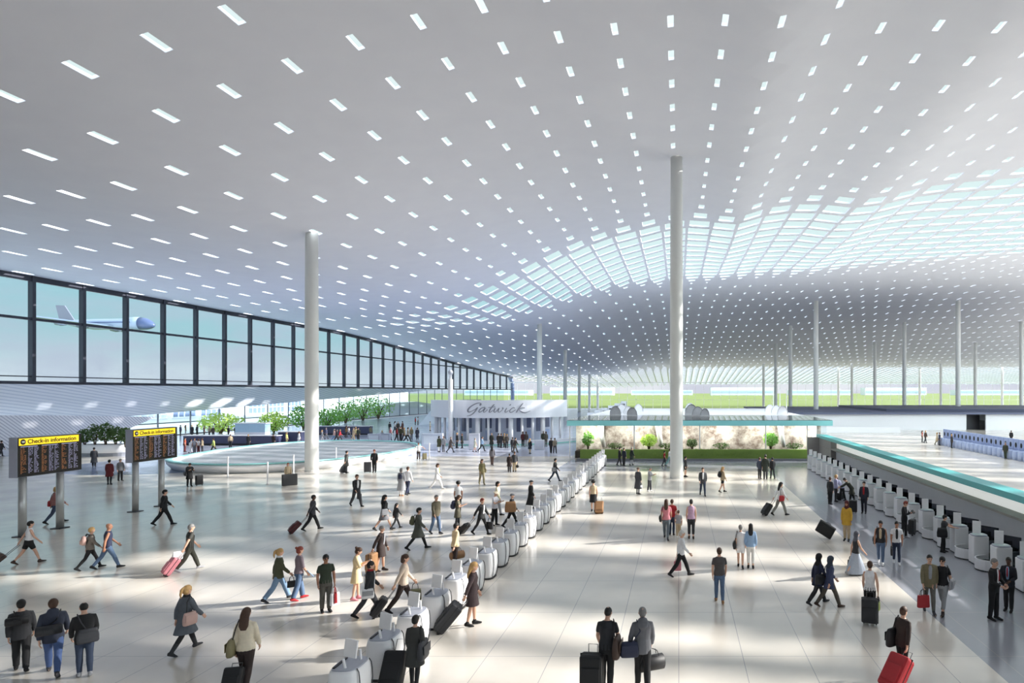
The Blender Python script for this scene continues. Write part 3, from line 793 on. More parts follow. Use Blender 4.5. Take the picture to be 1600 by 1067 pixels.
# ---------------------------------------------------------------- portal with the script sign
CX, CY = -23.7, 90.0
e = empty('entrance_portal', (CX, CY, 0))
def arc(r, a0, a1, n=40): return [(r * math.cos(a0 + (a1 - a0) * k / n), r * math.sin(a0 + (a1 - a0) * k / n)) for k in range(n + 1)]
def arcwall(mb, r, th, a0, a1, z0, z1, n=40, mi=0):
    o_, i_ = arc(r, a0, a1, n), arc(r - th, a0, a1, n)
    return mb.prism(o_ + i_[::-1], z0, z1, mi)
A0, A1 = math.radians(-150), math.radians(-31)
def quads_arc(mb, r, th, a0, a1, z0, z1, n=40):
    o_, i_ = arc(r, a0, a1, n), arc(r - th, a0, a1, n)
    for k in range(n):
        a, b, c, d = o_[k], o_[k + 1], i_[k + 1], i_[k]
        mb.add([(p[0], p[1], z) for z in (z0, z1) for p in (a, b, c, d)], [(0, 1, 5, 4), (2, 3, 7, 6), (4, 5, 6, 7), (0, 3, 2, 1)] + ([(3, 0, 4, 7)] if k == 0 else []) + ([(1, 2, 6, 5)] if k == n - 1 else []))
    return mb
sign = quads_arc(MB(), 10.5, .35, A0, A1, 3.4, 5.62).build('sign_band', mat('white_sign_band', (232, 234, 242), .4, var=.02), e)
quads_arc(MB(), 10.4, 3.2, A0, A1, 5.5, 5.58).build('roof', wall_m, e)
# lettering: brush script, each stroke a rounded band on the curved face
S = dict(sc=1.0)
strokes = [
 [(395, 150, 22), (420, 125, 20), (400, 100, 9), (340, 105, 12), (260, 140, 14), (190, 190, 18), (150, 240, 22), (150, 280, 20), (180, 290, 12), (240, 265, 9), (310, 225, 9), (350, 195, 11), (320, 245, 18), (260, 315, 16), (190, 360, 11), (130, 372, 6)],
 [(500, 200, 10), (450, 200, 10), (400, 235, 13), (375, 275, 14), (390, 295, 10), (440, 270, 8), (510, 205, 12), (480, 255, 14), (470, 290, 10), (500, 290, 7), (560, 240, 6)],
 [(700, 130, 11), (660, 170, 17), (610, 240, 18), (590, 290, 13), (620, 290, 8), (670, 250, 6)], [(575, 196, 8), (640, 190, 9), (720, 180, 7)],
 [(720, 200, 9), (700, 240, 15), (690, 285, 14), (720, 290, 9), (770, 240, 9), (800, 205, 12), (780, 260, 14), (780, 290, 10), (820, 285, 8), (870, 235, 9), (880, 205, 12), (860, 205, 8), (890, 220, 7)],
 [(960, 205, 13), (930, 255, 15), (920, 290, 11), (950, 290, 8), (1000, 255, 6)], [(1015, 150, 14), (1045, 130, 13)],
 [(1130, 215, 13), (1110, 195, 9), (1060, 215, 12), (1020, 260, 14), (1030, 295, 11), (1080, 285, 8), (1150, 235, 6)],
 [(1300, 105, 9), (1260, 150, 16), (1200, 230, 19), (1160, 300, 17)], [(1200, 240, 7), (1260, 205, 10), (1330, 200, 13)], [(1215, 240, 12), (1260, 275, 20), (1340, 300, 16), (1420, 278, 8), (1450, 265, 4)],
]
m = MB()
for st in strokes:
    p = []
    for (u, v, wd) in st:
        px = 720 + u / 13.333; py = 622 + v / 13.333
        t = (px - VX) / FOC                      # meet the curved band along this bearing
        A = 1 + t * t; B = -2 * (t * CX + CY); C_ = CX * CX + CY * CY - 10.52 ** 2
        d = (-B - math.sqrt(B * B - 4 * A * C_)) / (2 * A)
        p.append((Vector((t * d - CX, d - CY, EYE - (py - VY) * d / FOC)), wd * d / FOC / 13.333 * .75))
    # smooth the polyline
    pp = []; rr = []
    for k in range(len(p) - 1):
        q = [p[max(k - 1, 0)], p[k], p[k + 1], p[min(k + 2, len(p) - 1)]]
        for s in range(5):
            t = s / 5
            pp.append(.5 * (2 * q[1][0] + (q[2][0] - q[0][0]) * t + (2 * q[0][0] - 5 * q[1][0] + 4 * q[2][0] - q[3][0]) * t * t + (3 * q[1][0] - q[0][0] - 3 * q[2][0] + q[3][0]) * t ** 3))
            rr.append(q[1][1] * (1 - t) + q[2][1] * t)
    pp.append(p[-1][0]); rr.append(p[-1][1])
    m.tube(pp, rr, 8)
m.build('script_lettering', mat('grey_metal_lettering', (136, 138, 148), .4, .2), sign)
for k in range(15):
    a = A0 + (A1 - A0) * (k + .5) / 15
    w_ = .16 if k % 3 else .3
    MB().tube([(9.9 * math.cos(a), 9.9 * math.sin(a), .1), (9.9 * math.cos(a), 9.9 * math.sin(a), 3.42)], w_, 12).build('column', wall_m, e, smooth=True)
quads_arc(MB(), 7.6, .2, A0, A1, .1, 5.5).build('shop_wall', mat('pale_blue_shop_wall', (206, 214, 232), .35), e)
for k in range(12):
    a0 = A0 + (A1 - A0) * (k + .18) / 12; a1 = A0 + (A1 - A0) * (k + (.8 if k % 3 else .6)) / 12
    quads_arc(MB(), 7.66, .1, a0, a1, 2.0 if k % 2 else 1.5, 3.3, 4).build('shop_window', mat('slate_blue_glazing', (96, 104, 134), .15), e)
    if k % 2: quads_arc(MB(), 7.65, .1, a0, a1, .2, 1.7, 4).build('shop_counter', mat('pale_sky_counter', (170, 188, 222), .3), e)
quads_arc(MB(), 11.4, 4.2, math.radians(-158), math.radians(-24), 0, .1).build('platform', wall_m, e)
quads_arc(MB(), 11.4, .5, math.radians(-158), math.radians(-24), .1, .62).build('kerb_wall', wall_m, e)
quads_arc(MB(), 11.44, .3, math.radians(-158), math.radians(-24), .06, .2).build('teal_line', mat('mint_teal_line', (140, 214, 200), .3), e)
tag(e, 'curved white portal with grey script sign above slim columns', 'portal')
e = empty('camera_mast', ((704 - VX) * 79 / FOC, 79, 0))
MB().tube([(0, 0, 0), (0, 0, 8.2)], .28, 12).build('mast', white_m, e, smooth=True); MB().tube([(0, 0, 8.2), (0, 0, 9.0)], .14, 10).build('neck', white_m, e)
MB().ball((0, 0, 9.05), (.3, .3, .35), 12, 8).build('camera_head', mat('pale_grey_dome', (196, 200, 210), .3), e, smooth=True)
tag(e, 'tall white mast with camera head left of the script sign', 'mast')
# small stands and counters round the portal
for k, (px, py, w_, h_, dd, c, t) in enumerate(((741, 703, 1.2, 1.9, .3, (214, 216, 226), 'pale upright info panel before the portal'), (676, 703, 2.4, 1.9, .4, (204, 210, 226), 'wide pale ticket stand left of the portal'),
        (600, 694, 1.6, 1.4, .5, (190, 194, 210), 'grey upright panel on the far side of the oval ramp'), (585, 695, 1.5, 1.4, .5, (196, 198, 212), 'grey upright panel beside the white bench end'), (843, 702, 1.1, 1.1, .5, (224, 226, 234), 'white low stand right before the portal'))):
    x, y = ground(px, py)
    o = MB().box((x, y, h_ / 2), (w_, dd, h_)).build('info_stand', mat('stand_paint_%d' % k, c, .4), bevel=.04)
    MB().box((x, y - dd / 2 - .01, h_ * .6), (w_ * .8, .02, h_ * .5)).build('front_panel', mat('stand_front_panel', (226, 230, 240), .3), o)
    tag(o, t, 'stand')
# checkered balconies right of the portal
e = empty('stepped_gallery', (-13, 106, 0))
for k in range(6):
    MB().box((-1.5 + k * .9, k * 2.2, 1.6 + .18 * k), (1.0, 1.6, 3.2 + .36 * k)).build('block', mat('gallery_white', (222, 226, 236), .5), e)
    MB().box((-1.5 + k * .9, k * 2.2 - .82, 2.5 + .36 * k), (.55, .06, .5)).build('opening', dark_m, e)
tag(e, 'stepped white gallery with small dark openings right of the portal', 'gallery')

# ---------------------------------------------------------------- left side: ridged screen, planters, desks, outside
rid = bpy.data.materials.new('ridged_white_cladding'); rid.use_nodes = True
def rid_nodes():
    nt = rid.node_tree; b = nt.nodes['Principled BSDF']; L = nt.links.new
    tc = nt.nodes.new('ShaderNodeTexCoord'); mp = nt.nodes.new('ShaderNodeMapping'); mp.inputs['Rotation'].default_value = (math.radians(38), 0, 0)
    wv = nt.nodes.new('ShaderNodeTexWave'); wv.bands_direction = 'Z'; wv.inputs['Scale'].default_value = 1.1
    cr = nt.nodes.new('ShaderNodeValToRGB'); cr.color_ramp.elements[0].color = lin((176, 178, 192)); cr.color_ramp.elements[1].color = lin((236, 236, 242)); cr.color_ramp.elements[1].position = .45
    L(tc.outputs['Object'], mp.inputs[0]); L(mp.outputs[0], wv.inputs['Vector']); L(wv.outputs['Fac'], cr.inputs[0]); L(cr.outputs[0], b.inputs['Base Color'])
    b.inputs['Roughness'].default_value = .4
rid_nodes()
m = MB(); poly = [(40, 0), (74, 0), (81, 1.6), (86.5, 3.3), (70, 4.1), (40, 4.8)]
vs_ = [(-70.5, y, z) for y, z in poly] + [(-74.5, y, z) for y, z in poly]; n = len(poly)
m.add(vs_, [tuple(range(n)), tuple(range(2 * n - 1, n - 1, -1))] + [(i, n + i, n + (i + 1) % n, (i + 1) % n) for i in range(n)])
o = m.build('ridged_screen', rid)
MB().box((-70.3, 56, .3), (.3, 34, .6)).build('grey_base', greyw_m, o)
tag(o, 'white ridged screen wall with diagonal ribs beneath the left windows', 'screen')
def planter(px, py, w_, h_, label):
    x, y = ground(px, py)
    e = empty('planter', (x, y, 0))
    m = MB(); m.loft([superring(0, 0, z, w_ * s, 1.1 * s, 2.4, 24) for z, s in ((.35, .92), (.5, .98), (h_, 1.0), (h_ + .02, .9), (h_ - .1, .88))], caps=False)
    m.build('bowl', wall_m, e, smooth=True)
    MB().loft([superring(0, 0, z, w_ * .9, 1.0, 2.4, 24) for z in (0, .36)]).build('base', mat('grey_planter_base', (136, 140, 150), .5), e)
    MB().loft([superring(0, 0, z, w_ * .88, .95, 2.4, 24) for z in (h_ - .3, h_ - .1)]).build('soil', MATS['dark_garden_soil'], e)
    tag(e, label, 'planter')
    return x, y
x, y = ground(163, 713)
planter(160, 712, 2.6, 1.2, 'long white planter between the two information boards')
for k, (dx, h_) in enumerate(((-2.1, 2.4), (-1.05, 2.9), (0.05, 3.1), (1.1, 2.7), (2.1, 2.5))):
    shrub('dark_bush', x + dx, y + .1, .92, .72, h_ - .4, 300, .17, dgreen_m, 'dark green bush in the white planter, %s from the left' % ORD[k + 1], 'bush', 'bushes in the white planter')
for px, py, r, h_, lm, t in ((345, 677, 3.6, 3.4, lgreen_m, 'round spring-green tree outside behind the dark counter'), (428, 676, 2.5, 3.5, lgreen_m, 'round pale green tree left of the ramp column'),
                         (474, 671, 2.6, 4.6, green_m, 'green tree half hidden by the ramp column'), (511, 667, 3.4, 3.6, green_m, 'green bush just right of the ramp column'),
                         (540, 661, 3.6, 5.0, green_m, 'first green bush on the white slope outside'), (567, 657, 4.2, 5.8, green_m, 'second green bush on the white slope outside'), (591, 654, 4.4, 6.0, green_m, 'third green bush up the white slope outside')):
    x, y = ground(px, py)
    shrub('round_tree', x, y, 0, r * .9, h_, 900, .26, lm, t, 'tree', 'trees outside the lower windows', cz=.52)
# dark counters
navy_m = mat('navy_counter_panel', (72, 76, 104), .35)
for px0, px1, py, h_, t in ((291, 436, 695, 1.15, 'long navy counter in front of the spring-green tree'), (438, 474, 693, 1.5, 'navy counter block left of the ramp column'), (500, 580, 679, 1.3, 'grey-blue counter right of the ramp column')):
    x0, y = ground(px0, py); x1, _ = ground(px1, py); w_ = x1 - x0; xc = (x0 + x1) / 2
    e = empty('counter', (xc, y, 0))
    MB().box((0, 0, h_ / 2), (w_, 1.0, h_)).build('body', navy_m, e); MB().box((0, -.05, h_ + .04), (w_ + .2, 1.2, .08)).build('worktop', wall_m, e); MB().box((0, -.5, .1), (w_, .08, .2)).build('kick_plate', black_m, e)
    tag(e, t, 'counter')
x0, y = ground(395, 686)
e = empty('glass_booth', (x0, y, 0))
MB().box((0, 0, .5), (4.2, 1.2, 1.0)).build('base', wall_m, e); MB().box((0, 0, 1.6), (4.2, 1.2, 1.2)).build('glazing', mat('pale_blue_booth_glass', (176, 206, 224), .2), e); MB().box((0, 0, 2.26), (4.6, 1.5, .12)).build('roof', white_m, e)
tag(e, 'pale glass booth behind the long navy counter', 'booth')
# white slope and mound outside
def wedge(name, pts, label, cat):
    m = MB()
    n = len(pts)
    v = [(x, y, 0) for x, y, z, w_ in pts] + [(x, y, z) for x, y, z, w_ in pts] + [(x - w_, y + w_ * .3, z) for x, y, z, w_ in pts] + [(x - w_, y + w_ * .3, 0) for x, y, z, w_ in pts]
    f = []
    for k in range(n - 1):
        for q in range(3): f.append((q * n + k, q * n + k + 1, (q + 1) * n + k + 1, (q + 1) * n + k))
    m.add(v, f)
    return tag(m.build(name, wall_m, smooth=False), label, cat)
wedge('white_slope', [(-80.5, 136, .1, 5), (-80.5, 150, 1.0, 5), (-80.5, 165, 2.2, 5), (-80.5, 182, 3.6, 5), (-80.2, 196, 3.8, 5), (-79.6, 214, 2.4, 5), (-79, 228, .6, 5)], 'white sloping ramp outside the lower windows with bushes behind', 'slope')
# angular white canopy left of the portal
m = MB().add([(-52, 128, 0), (-36, 112, 0), (-31, 118, 0), (-45, 140, 0), (-50, 130, 3.3), (-37, 113, 1.8), (-32, 118, 1.8), (-44, 138, 3.6)], [(0, 3, 2, 1), (4, 5, 6, 7), (0, 1, 5, 4), (1, 2, 6, 5), (2, 3, 7, 6), (3, 0, 4, 7)])
tag(m.build('folded_hall', mat('pale_blue_white_shell', (220, 226, 238), .5)), 'pale folded shell structure left of the portal', 'shell')
# building across the forecourt
e = empty('office_building', (-112, 150, 0))
MB().box((-6, 40, 3.95), (12, 150, 7.9)).build('wall', mat('bright_white_render', (236, 236, 240), .6), e)
for k in range(17):
    y = -30 + k * 8.3
    if 2 <= k <= 4 or k >= 6 or k < 2:
        f = MB()
        for q in range(5): f.box((.12, y - 3.4 + q * 1.7, 4.2), (.24, .22, 6.6))
        for q in range(5): f.box((.12, y, 1.0 + q * 1.6), (.26, 6.9, .2))
        w0 = f.build('window_grid', white_m, e)
        MB().box((.03, y, 4.2), (.06, 6.9, 6.4)).build('glass_panes', mat('blue_grey_office_glass', (118, 130, 164) if k in (3, 4, 6, 7, 8) else (208, 214, 228), .2) if k in (3, 4, 6, 7, 8) else mat('pale_office_glass', (214, 218, 230), .25), w0)
tag(e, 'white office building with gridded windows across the forecourt', 'building')
x = -.343 * 200
tag(MB().box((-62, 190, 2.2), (5, 6, 4.4)).build('plant_room', mat('slate_box_panels', (100, 102, 130), .5)), 'small slate-blue box building near the end of the window wall', 'building')

# ---------------------------------------------------------------- airliner beyond the big windows
e = empty('airliner', (-268, 300, 38.5), math.radians(-4))
pl_m = mat('grey_white_fuselage', (138, 146, 168), .35); nav_m = mat('dark_blue_livery', (74, 84, 122), .35); wing_m = mat('wing_grey', (104, 112, 132), .35)
def fus(xs, mi=0, seg=18):
    return [[(x, r * math.cos(2 * PI * i / seg), zz + r * h_ * math.sin(2 * PI * i / seg)) for i in range(seg)] for x, r, zz, h_ in xs]
MB().loft(fus([(-24, .25, 1.1, 1), (-20, 1.0, .9, 1), (-14, 1.9, .35, 1), (-6, 2.5, 0, 1), (8, 2.5, 0, 1.05), (14, 2.5, .25, 1.25), (17, 2.4, .25, 1.25)])).build('fuselage', pl_m, e, smooth=True)
MB().loft(fus([(17, 2.4, .25, 1.25), (19.8, 2.35, .05, 1.15), (21.8, 1.95, -.25, 1.05), (23.2, 1.2, -.5, 1), (23.9, .4, -.65, 1)])).build('nose', nav_m, e, smooth=True)
def slab(pts, th):
    n = len(pts); a = Vector(pts[1]) - Vector(pts[0]); b = Vector(pts[2]) - Vector(pts[0]); nn = a.cross(b).normalized() * th / 2
    m = MB(); m.add([tuple(Vector(p) + nn) for p in pts] + [tuple(Vector(p) - nn) for p in pts], [tuple(range(n)), tuple(range(2 * n - 1, n - 1, -1))] + [(i, (i + 1) % n, n + (i + 1) % n, n + i) for i in range(n)]); return m
slab([(-23.5, 0, 1.6), (-16, 0, 1.9), (-21, 0, 9.0), (-25.5, 0, 9.2)], .5).build('tail_fin', mat('tail_grey', (112, 110, 124), .4), e)
for s in (-1, 1):
    slab([(-22, s * .8, 1.1), (-18, s * .8, 1.1), (-22, s * 8, 1.6), (-24.2, s * 8, 1.6)], .3).build('tailplane', wing_m, e)
    slab([(6, s * 2.0, -1.2), (-6, s * 2.0, -1.2), (-13, s * 23, 1.2), (-10, s * 23, 1.2)], .6).build('wing', wing_m, e)
    for y in (8, 14.5):
        MB().tube([(3.0 - y * .55, s * y, -2.5 + y * .1), (1.0 - y * .55, s * y, -2.5 + y * .1), (-1.6 - y * .55, s * y, -2.4 + y * .1)], [1.0, 1.15, .7], 12).build('engine', wing_m, e, smooth=True)
MB().box((-2, -2.53, .7), (32, .05, .45)).box((-2, 2.53, .7), (32, .05, .45)).build('window_line', nav_m, e)
tag(e, 'grey airliner in flight beyond the left window wall', 'airplane')
# ================================================================ people and what they carry
CLO = {}
def cloth(rgb, rough=.8):
    k = 'cloth_%02x%02x%02x' % tuple(rgb)
    return mat(k, rgb, rough, var=.14, scale=14)
C = dict(black=(26, 26, 29), char=(44, 45, 49), dgrey=(64, 65, 70), grey=(112, 113, 118), lgrey=(160, 161, 166), white=(236, 236, 238), cream=(226, 214, 190), beige=(196, 176, 146),
         khaki=(128, 120, 88), olive=(78, 80, 58), dgreen=(52, 62, 48), brown=(74, 56, 48), dbrown=(50, 38, 36), tan=(156, 116, 80), navy=(40, 46, 72), blue=(70, 92, 138), jean=(84, 106, 136), ljean=(120, 148, 178), djean=(52, 64, 86),
         red=(170, 36, 44), dred=(96, 30, 36), maroon=(84, 34, 38), pink=(206, 130, 140), mauve=(190, 158, 184), yellow=(206, 164, 60), teal=(90, 180, 186), lblue=(150, 180, 214), camo=(120, 112, 78), blush=(206, 170, 160), skin=(214, 170, 146), skin2=(176, 126, 100), skin3=(92, 62, 48),
         blond=(190, 152, 98), brunette=(74, 50, 36), hblack=(24, 21, 20), hgrey=(130, 128, 126), hwhite=(214, 212, 208), hred=(130, 58, 44), lime=(196, 210, 120))
def cm(n): return cloth(C[n] if isinstance(n, str) else n)
def skinm(n): return mat('skin_' + n, C[n], .55, var=.05, scale=8)
def hairm(n): return mat('hair_' + n, C[n], .6, var=.2, scale=30)
def D(a): return math.radians(a)

# pose: legs (pitch, knee) left/right, arms (forward, out, elbow, inward) left/right, lean, head pitch
POSE = {
 'stand': ((3, 4), (-3, 3), (4, 9, 14, 4), (-2, 9, 12, 4), 0, 4),
 'walk': ((25, 6), (-22, 16), (-20, 8, 14, 4), (20, 8, 22, 4), 3, 4),
 'walk2': ((-22, 16), (25, 6), (20, 8, 22, 4), (-20, 8, 14, 4), 3, 4),
 'step': ((13, 4), (-12, 12), (-10, 8, 12, 4), (10, 8, 16, 4), 2, 4),
 'bow': ((4, 6), (-4, 6), (10, 9, 24, 6), (10, 9, 24, 6), 7, 34),
 'phone': ((5, 4), (-5, 4), (22, 10, 88, 22), (22, 10, 92, 22), 2, 22),
 'reach': ((4, 3), (-4, 3), (58, 8, 22, 6), (58, 8, 24, 6), 4, 10),
 'pullR': ((24, 6), (-22, 16), (18, 8, 20, 4), (-30, 14, 4, 0), 4, 4),
 'pullL': ((-22, 16), (24, 6), (-30, 14, 4, 0), (18, 8, 20, 4), 4, 4),
 'spull': ((6, 4), (-6, 6), (6, 8, 18, 4), (-24, 14, 4, 0), 3, 6),
 'carryL': ((12, 4), (-10, 10), (2, 14, 4, 0), (8, 8, 22, 6), 2, 4),
 'armsout': ((4, 4), (-4, 4), (20, 70, 10, -10), (30, 60, 30, -6), 0, 2),
 'bend': ((10, 6), (-8, 10), (50, 8, 14, 4), (46, 8, 20, 4), 38, 20),
 'clasp': ((3, 3), (-3, 3), (14, 10, 52, 30), (14, 10, 50, 30), 0, 6),
}
class Fig:
    def __init__(s, pose, fem=False):
        s.fem = fem
        p = POSE[pose] if isinstance(pose, str) else pose
        s.legsp, s.armsp, s.lean, s.hp = (p[0], p[1]), (p[2], p[3]), D(p[4]), D(p[5])
        s.sw = .160 if fem else .178
        s.hipx = .088
        s.leg = []
        for sg, (a, k) in zip((-1, 1), s.legsp):
            a, k = D(a), D(k)
            h = Vector((sg * s.hipx, 0, .92)); kn = h + Vector((sg * .004, math.sin(a), -math.cos(a))) * .43
            an = kn + Vector((0, math.sin(a - k), -math.cos(a - k))) * .405
            ft = (a - k) * .75 if a < 0 else (a - k) * .3       # toe pitch of the foot
            s.leg.append((h, kn, an, ft, sg))
        s.low = min(an.z - .085 * math.cos(ft) - (.0 if ft >= 0 else .13 * math.sin(-ft)) for _, _, an, ft, _ in s.leg)
        s.arm = []
        for sg, (a, b, e, inw) in zip((-1, 1), s.armsp):
            sh = s.U((sg * s.sw, 0, 1.40)); a2 = D(a) + 0; b1 = D(b)
            d1 = Vector((sg * math.sin(b1), math.cos(b1) * math.sin(a2), -math.cos(b1) * math.cos(a2)))
            a3 = a2 + D(e); b2 = D(b * .4 - inw)
            d2 = Vector((sg * math.sin(b2), math.cos(b2) * math.sin(a3), -math.cos(b2) * math.cos(a3)))
            el = sh + d1 * .285; wr = el + d2 * .25
            s.arm.append((sh, el, wr, d2, sg))
    def U(s, p):
        x, y, z = p
        if z <= .93: return Vector(p)
        dz = z - .93
        return Vector((x, y * math.cos(s.lean) + dz * math.sin(s.lean), .93 + dz * math.cos(s.lean) - y * math.sin(s.lean)))
    def HM(s):
        b = s.U((0, 0, 1.52))
        return Matrix.Translation(b) @ Matrix.Rotation(-s.lean * .5 - s.hp, 4, 'X') @ Matrix.Translation((0, 0, -1.52))
    def torso_r(s, z):
        T = ((.78, .12, .085), (.84, .155, .105), (.92, .172, .118), (1.0, .162, .112), (1.1, .142, .1), (1.2, .152, .108), (1.32, .174, .116), (1.39, .178, .098), (1.43, .15, .085), (1.465, .095, .074), (1.49, .06, .06))
        F_ = ((.78, .125, .09), (.84, .165, .115), (.92, .178, .124), (1.0, .155, .108), (1.09, .124, .09), (1.2, .136, .102), (1.30, .154, .122), (1.38, .158, .096), (1.425, .13, .08), (1.46, .085, .066), (1.49, .052, .054))
        T = F_ if s.fem else T
        if z <= T[0][0]: return T[0][1:]
        for a, b in zip(T, T[1:]):
            if z <= b[0]:
                t = (z - a[0]) / (b[0] - a[0]); return (a[1] + t * (b[1] - a[1]), a[2] + t * (b[2] - a[2]))
        return T[-1][1:]
    def torso(s, mb, z0, z1, inf, n=16, flare=0.0, mi=0):
        zs = [z for z in (.78, .84, .92, 1.0, 1.1, 1.2, 1.32, 1.385, 1.43, 1.463, 1.49) if z0 < z < z1 - .004]
        if z0 < .78: zs = [z0 + (.78 - z0) * k / 3 for k in range(1, 3)] + zs
        zs = [z0] + zs + [z1]; P = []; R = []
        fy = .5 * (s.leg[0][1].y + s.leg[1][1].y)
        st = abs(s.leg[0][1].y - s.leg[1][1].y) / 2
        for z in zs:
            rx, ry = s.torso_r(max(z, .86)); q = max(0.0, .9 - z)
            P.append(s.U((0, fy * min(1, q * 1.2), z))); R.append((rx + inf + flare * q, ry + inf + flare * q + st * min(1.0, q * 1.5)))
        mb.tube(P, R, n, mi)
    def legt(s, mb, inf, to=1.0, n=10, flare=0.0, mi=0, start=0.0):
        for h, k, a, ft, sg in s.leg:
            pts = [(h + Vector((-sg * .008, 0, .04)), .084), (h.lerp(k, .35), .08), (h.lerp(k, .75), .062), (k, .054), (k.lerp(a, .3), .055), (k.lerp(a, .7), .042), (k.lerp(a, .97), .036)]
            tt = [0, .2, .4, .52, .66, .84, 1.0]
            P = []; R = []
            for (p, r), t in zip(pts, tt):
                if t > to + 1e-6:
                    i = tt.index(t); u = (to - tt[i - 1]) / (t - tt[i - 1])
                    P.append(pts[i - 1][0].lerp(p, u)); R.append(pts[i - 1][1] * (1 - u) + r * u + inf + flare * to); break
                P.append(p); R.append(r + inf + flare * t)
            mb.tube(P, R, n, mi)
    def armt(s, mb, inf, to=1.0, n=9, mi=0):
        for sh, el, wr, d2, sg in s.arm:
            pts = [(sh + Vector((-sg * .06, 0, .012)), .036), (sh + Vector((-sg * .012, 0, .006)), .046), (sh.lerp(el, .4), .046), (el, .041), (el.lerp(wr, .35), .041), (wr, .028)]
            tt = [0, .08, .25, .52, .68, 1.0]
            P = []; R = []
            for (p, r), t in zip(pts, tt):
                if t > to + 1e-6:
                    i = tt.index(t); u = (to - tt[i - 1]) / (t - tt[i - 1])
                    P.append(pts[i - 1][0].lerp(p, u)); R.append(pts[i - 1][1] * (1 - u) + r * u + inf); break
                P.append(p); R.append(r + inf)
            mb.tube(P, R, n, mi)
    def hand_pos(s, sg):
        sh, el, wr, d2, _ = s.arm[0 if sg < 0 else 1]
        return wr + d2 * .085
    def hands(s, mb, fingers=True, mi=0):
        for sh, el, wr, d2, sg in s.arm:
            ux = (Vector((1, 0, 0)) - d2 * d2.x).normalized(); fw = d2.cross(ux)
            if fw.y < 0 and abs(fw.y) > .3 or fw.z > .6: fw = -fw
            mb.tube([wr - d2 * .01, wr + d2 * .035, wr + d2 * .085, wr + d2 * .1], [(.024, .026), (.019, .036), (.017, .04), (.012, .03)], 8, mi)
            inn = ux * -sg
            if fingers:
                for q, ln in zip((-1.5, -.5, .5, 1.5), (.062, .078, .082, .072)):
                    b = wr + d2 * .09 + fw * (q * .021)
                    mb.tube([b, b + d2 * ln * .5 + inn * .012, b + d2 * ln * .85 + inn * .034, b + d2 * ln * .9 + inn * .05], [.0105, .0105, .0095, .007], 6, mi)
                b = wr + d2 * .03 + fw * .032
                mb.tube([b, b + d2 * .03 + fw * .024 + inn * .012, b + d2 * .062 + fw * .03 + inn * .03], [.0125, .011, .008], 6, mi)
            else:
                mb.tube([wr + d2 * .09, wr + d2 * .15 + inn * .02, wr + d2 * .165 + inn * .035], [(.014, .034), (.013, .03), (.009, .02)], 6, mi)
    def head(s, mb, n=14, mi=0, detail=True):
        M = s.HM()
        mb.tube([s.U((0, -.008, 1.45)), M @ Vector((0, .0, 1.52)), M @ Vector((0, .012, 1.575))], [.062, .054, .054] if not s.fem else [.054, .046, .048], 12, mi)
        prof = ((1.525, .03, .035, .045), (1.54, .046, .055, .03), (1.57, .06, .078, .018), (1.61, .069, .089, .01), (1.65, .075, .097, .004), (1.69, .075, .096, -.002), (1.72, .066, .084, -.006), (1.742, .046, .06, -.008), (1.752, .02, .028, -.008))
        mb.loft([[M @ Vector((rx * math.cos(2 * PI * i / n), yo + ry * math.sin(2 * PI * i / n), z)) for i in range(n)] for z, rx, ry, yo in prof], mi)
        if detail:
            mb.tube([M @ Vector((0, .09, 1.655)), M @ Vector((0, .112, 1.622)), M @ Vector((0, .1, 1.608))], [.009, .016, .013], 6, mi)
            for q in (-1, 1): mb.ball((q * .078, -.005, 1.635), (.014, .024, .032), 8, 5, mi, M)
    def shoes(s, mb, inf=0.0, which=(0, 1), mi=0, boot=False):
        for h, k, a, ft, sg in [s.leg[q] for q in which]:
            R_ = Matrix.Translation(a) @ Matrix.Rotation(ft, 4, 'X')
            q = [R_ @ Vector(p) for p in ((sg * .0, -.075, -.04), (sg * .003, -.05, -.038), (sg * .008, .04, -.042), (sg * .014, .12, -.058), (sg * .014, .175, -.066), (sg * .012, .2, -.07))]
            mb.tube(q, [(.022 + inf, .03 + inf), (.034 + inf, .047 + inf), (.038 + inf, .043 + inf), (.042 + inf, .027 + inf), (.034 + inf, .019 + inf), (.016, .01)], 10, mi)
            mb.tube([a + (k - a) * (.55 if boot else .13), a, R_ @ Vector((0, 0, -.06))], [(.056 if boot else .041) + inf, .042 + inf, .036 + inf], 9, mi)
    def hair(s, kind, mb, n=14, mi=0):
        M = s.HM()
        def cap(rx, ry, rz, cut, c=(0, -.008, 1.668), tilt=22):
            Mt = M @ Matrix.Translation(c) @ Matrix.Rotation(D(tilt), 4, 'X')
            rings = []
            for k in range(7):
                t = math.asin(cut) + (PI / 2 * .99 - math.asin(cut)) * k / 6
                rings.append([Mt @ Vector((rx * math.cos(t) * math.cos(2 * PI * i / n), ry * math.cos(t) * math.sin(2 * PI * i / n), rz * math.sin(t))) for i in range(n)])
            mb.loft(rings, mi)
        if kind == 'bald': return
        if kind == 'crop':
            cap(.086, .108, .098, -.45, (0, -.008, 1.664), 36); mb.ball((0, -.03, 1.625), (.078, .079, .076), 12, 8, mi, M)
        elif kind in ('short',): cap(.09, .114, .103, -.5, (0, -.008, 1.664), 36); mb.ball((0, -.032, 1.62), (.081, .082, .08), 12, 8, mi, M)
        elif kind == 'afro': mb.ball((0, -.02, 1.69), (.13, .135, .12), 14, 9, mi, M)
        elif kind in ('long', 'bob', 'bun', 'pony'):
            cap(.091, .115, .104, -.5, (0, -.008, 1.664), 34); mb.ball((0, -.032, 1.61), (.083, .083, .088), 12, 8, mi, M)
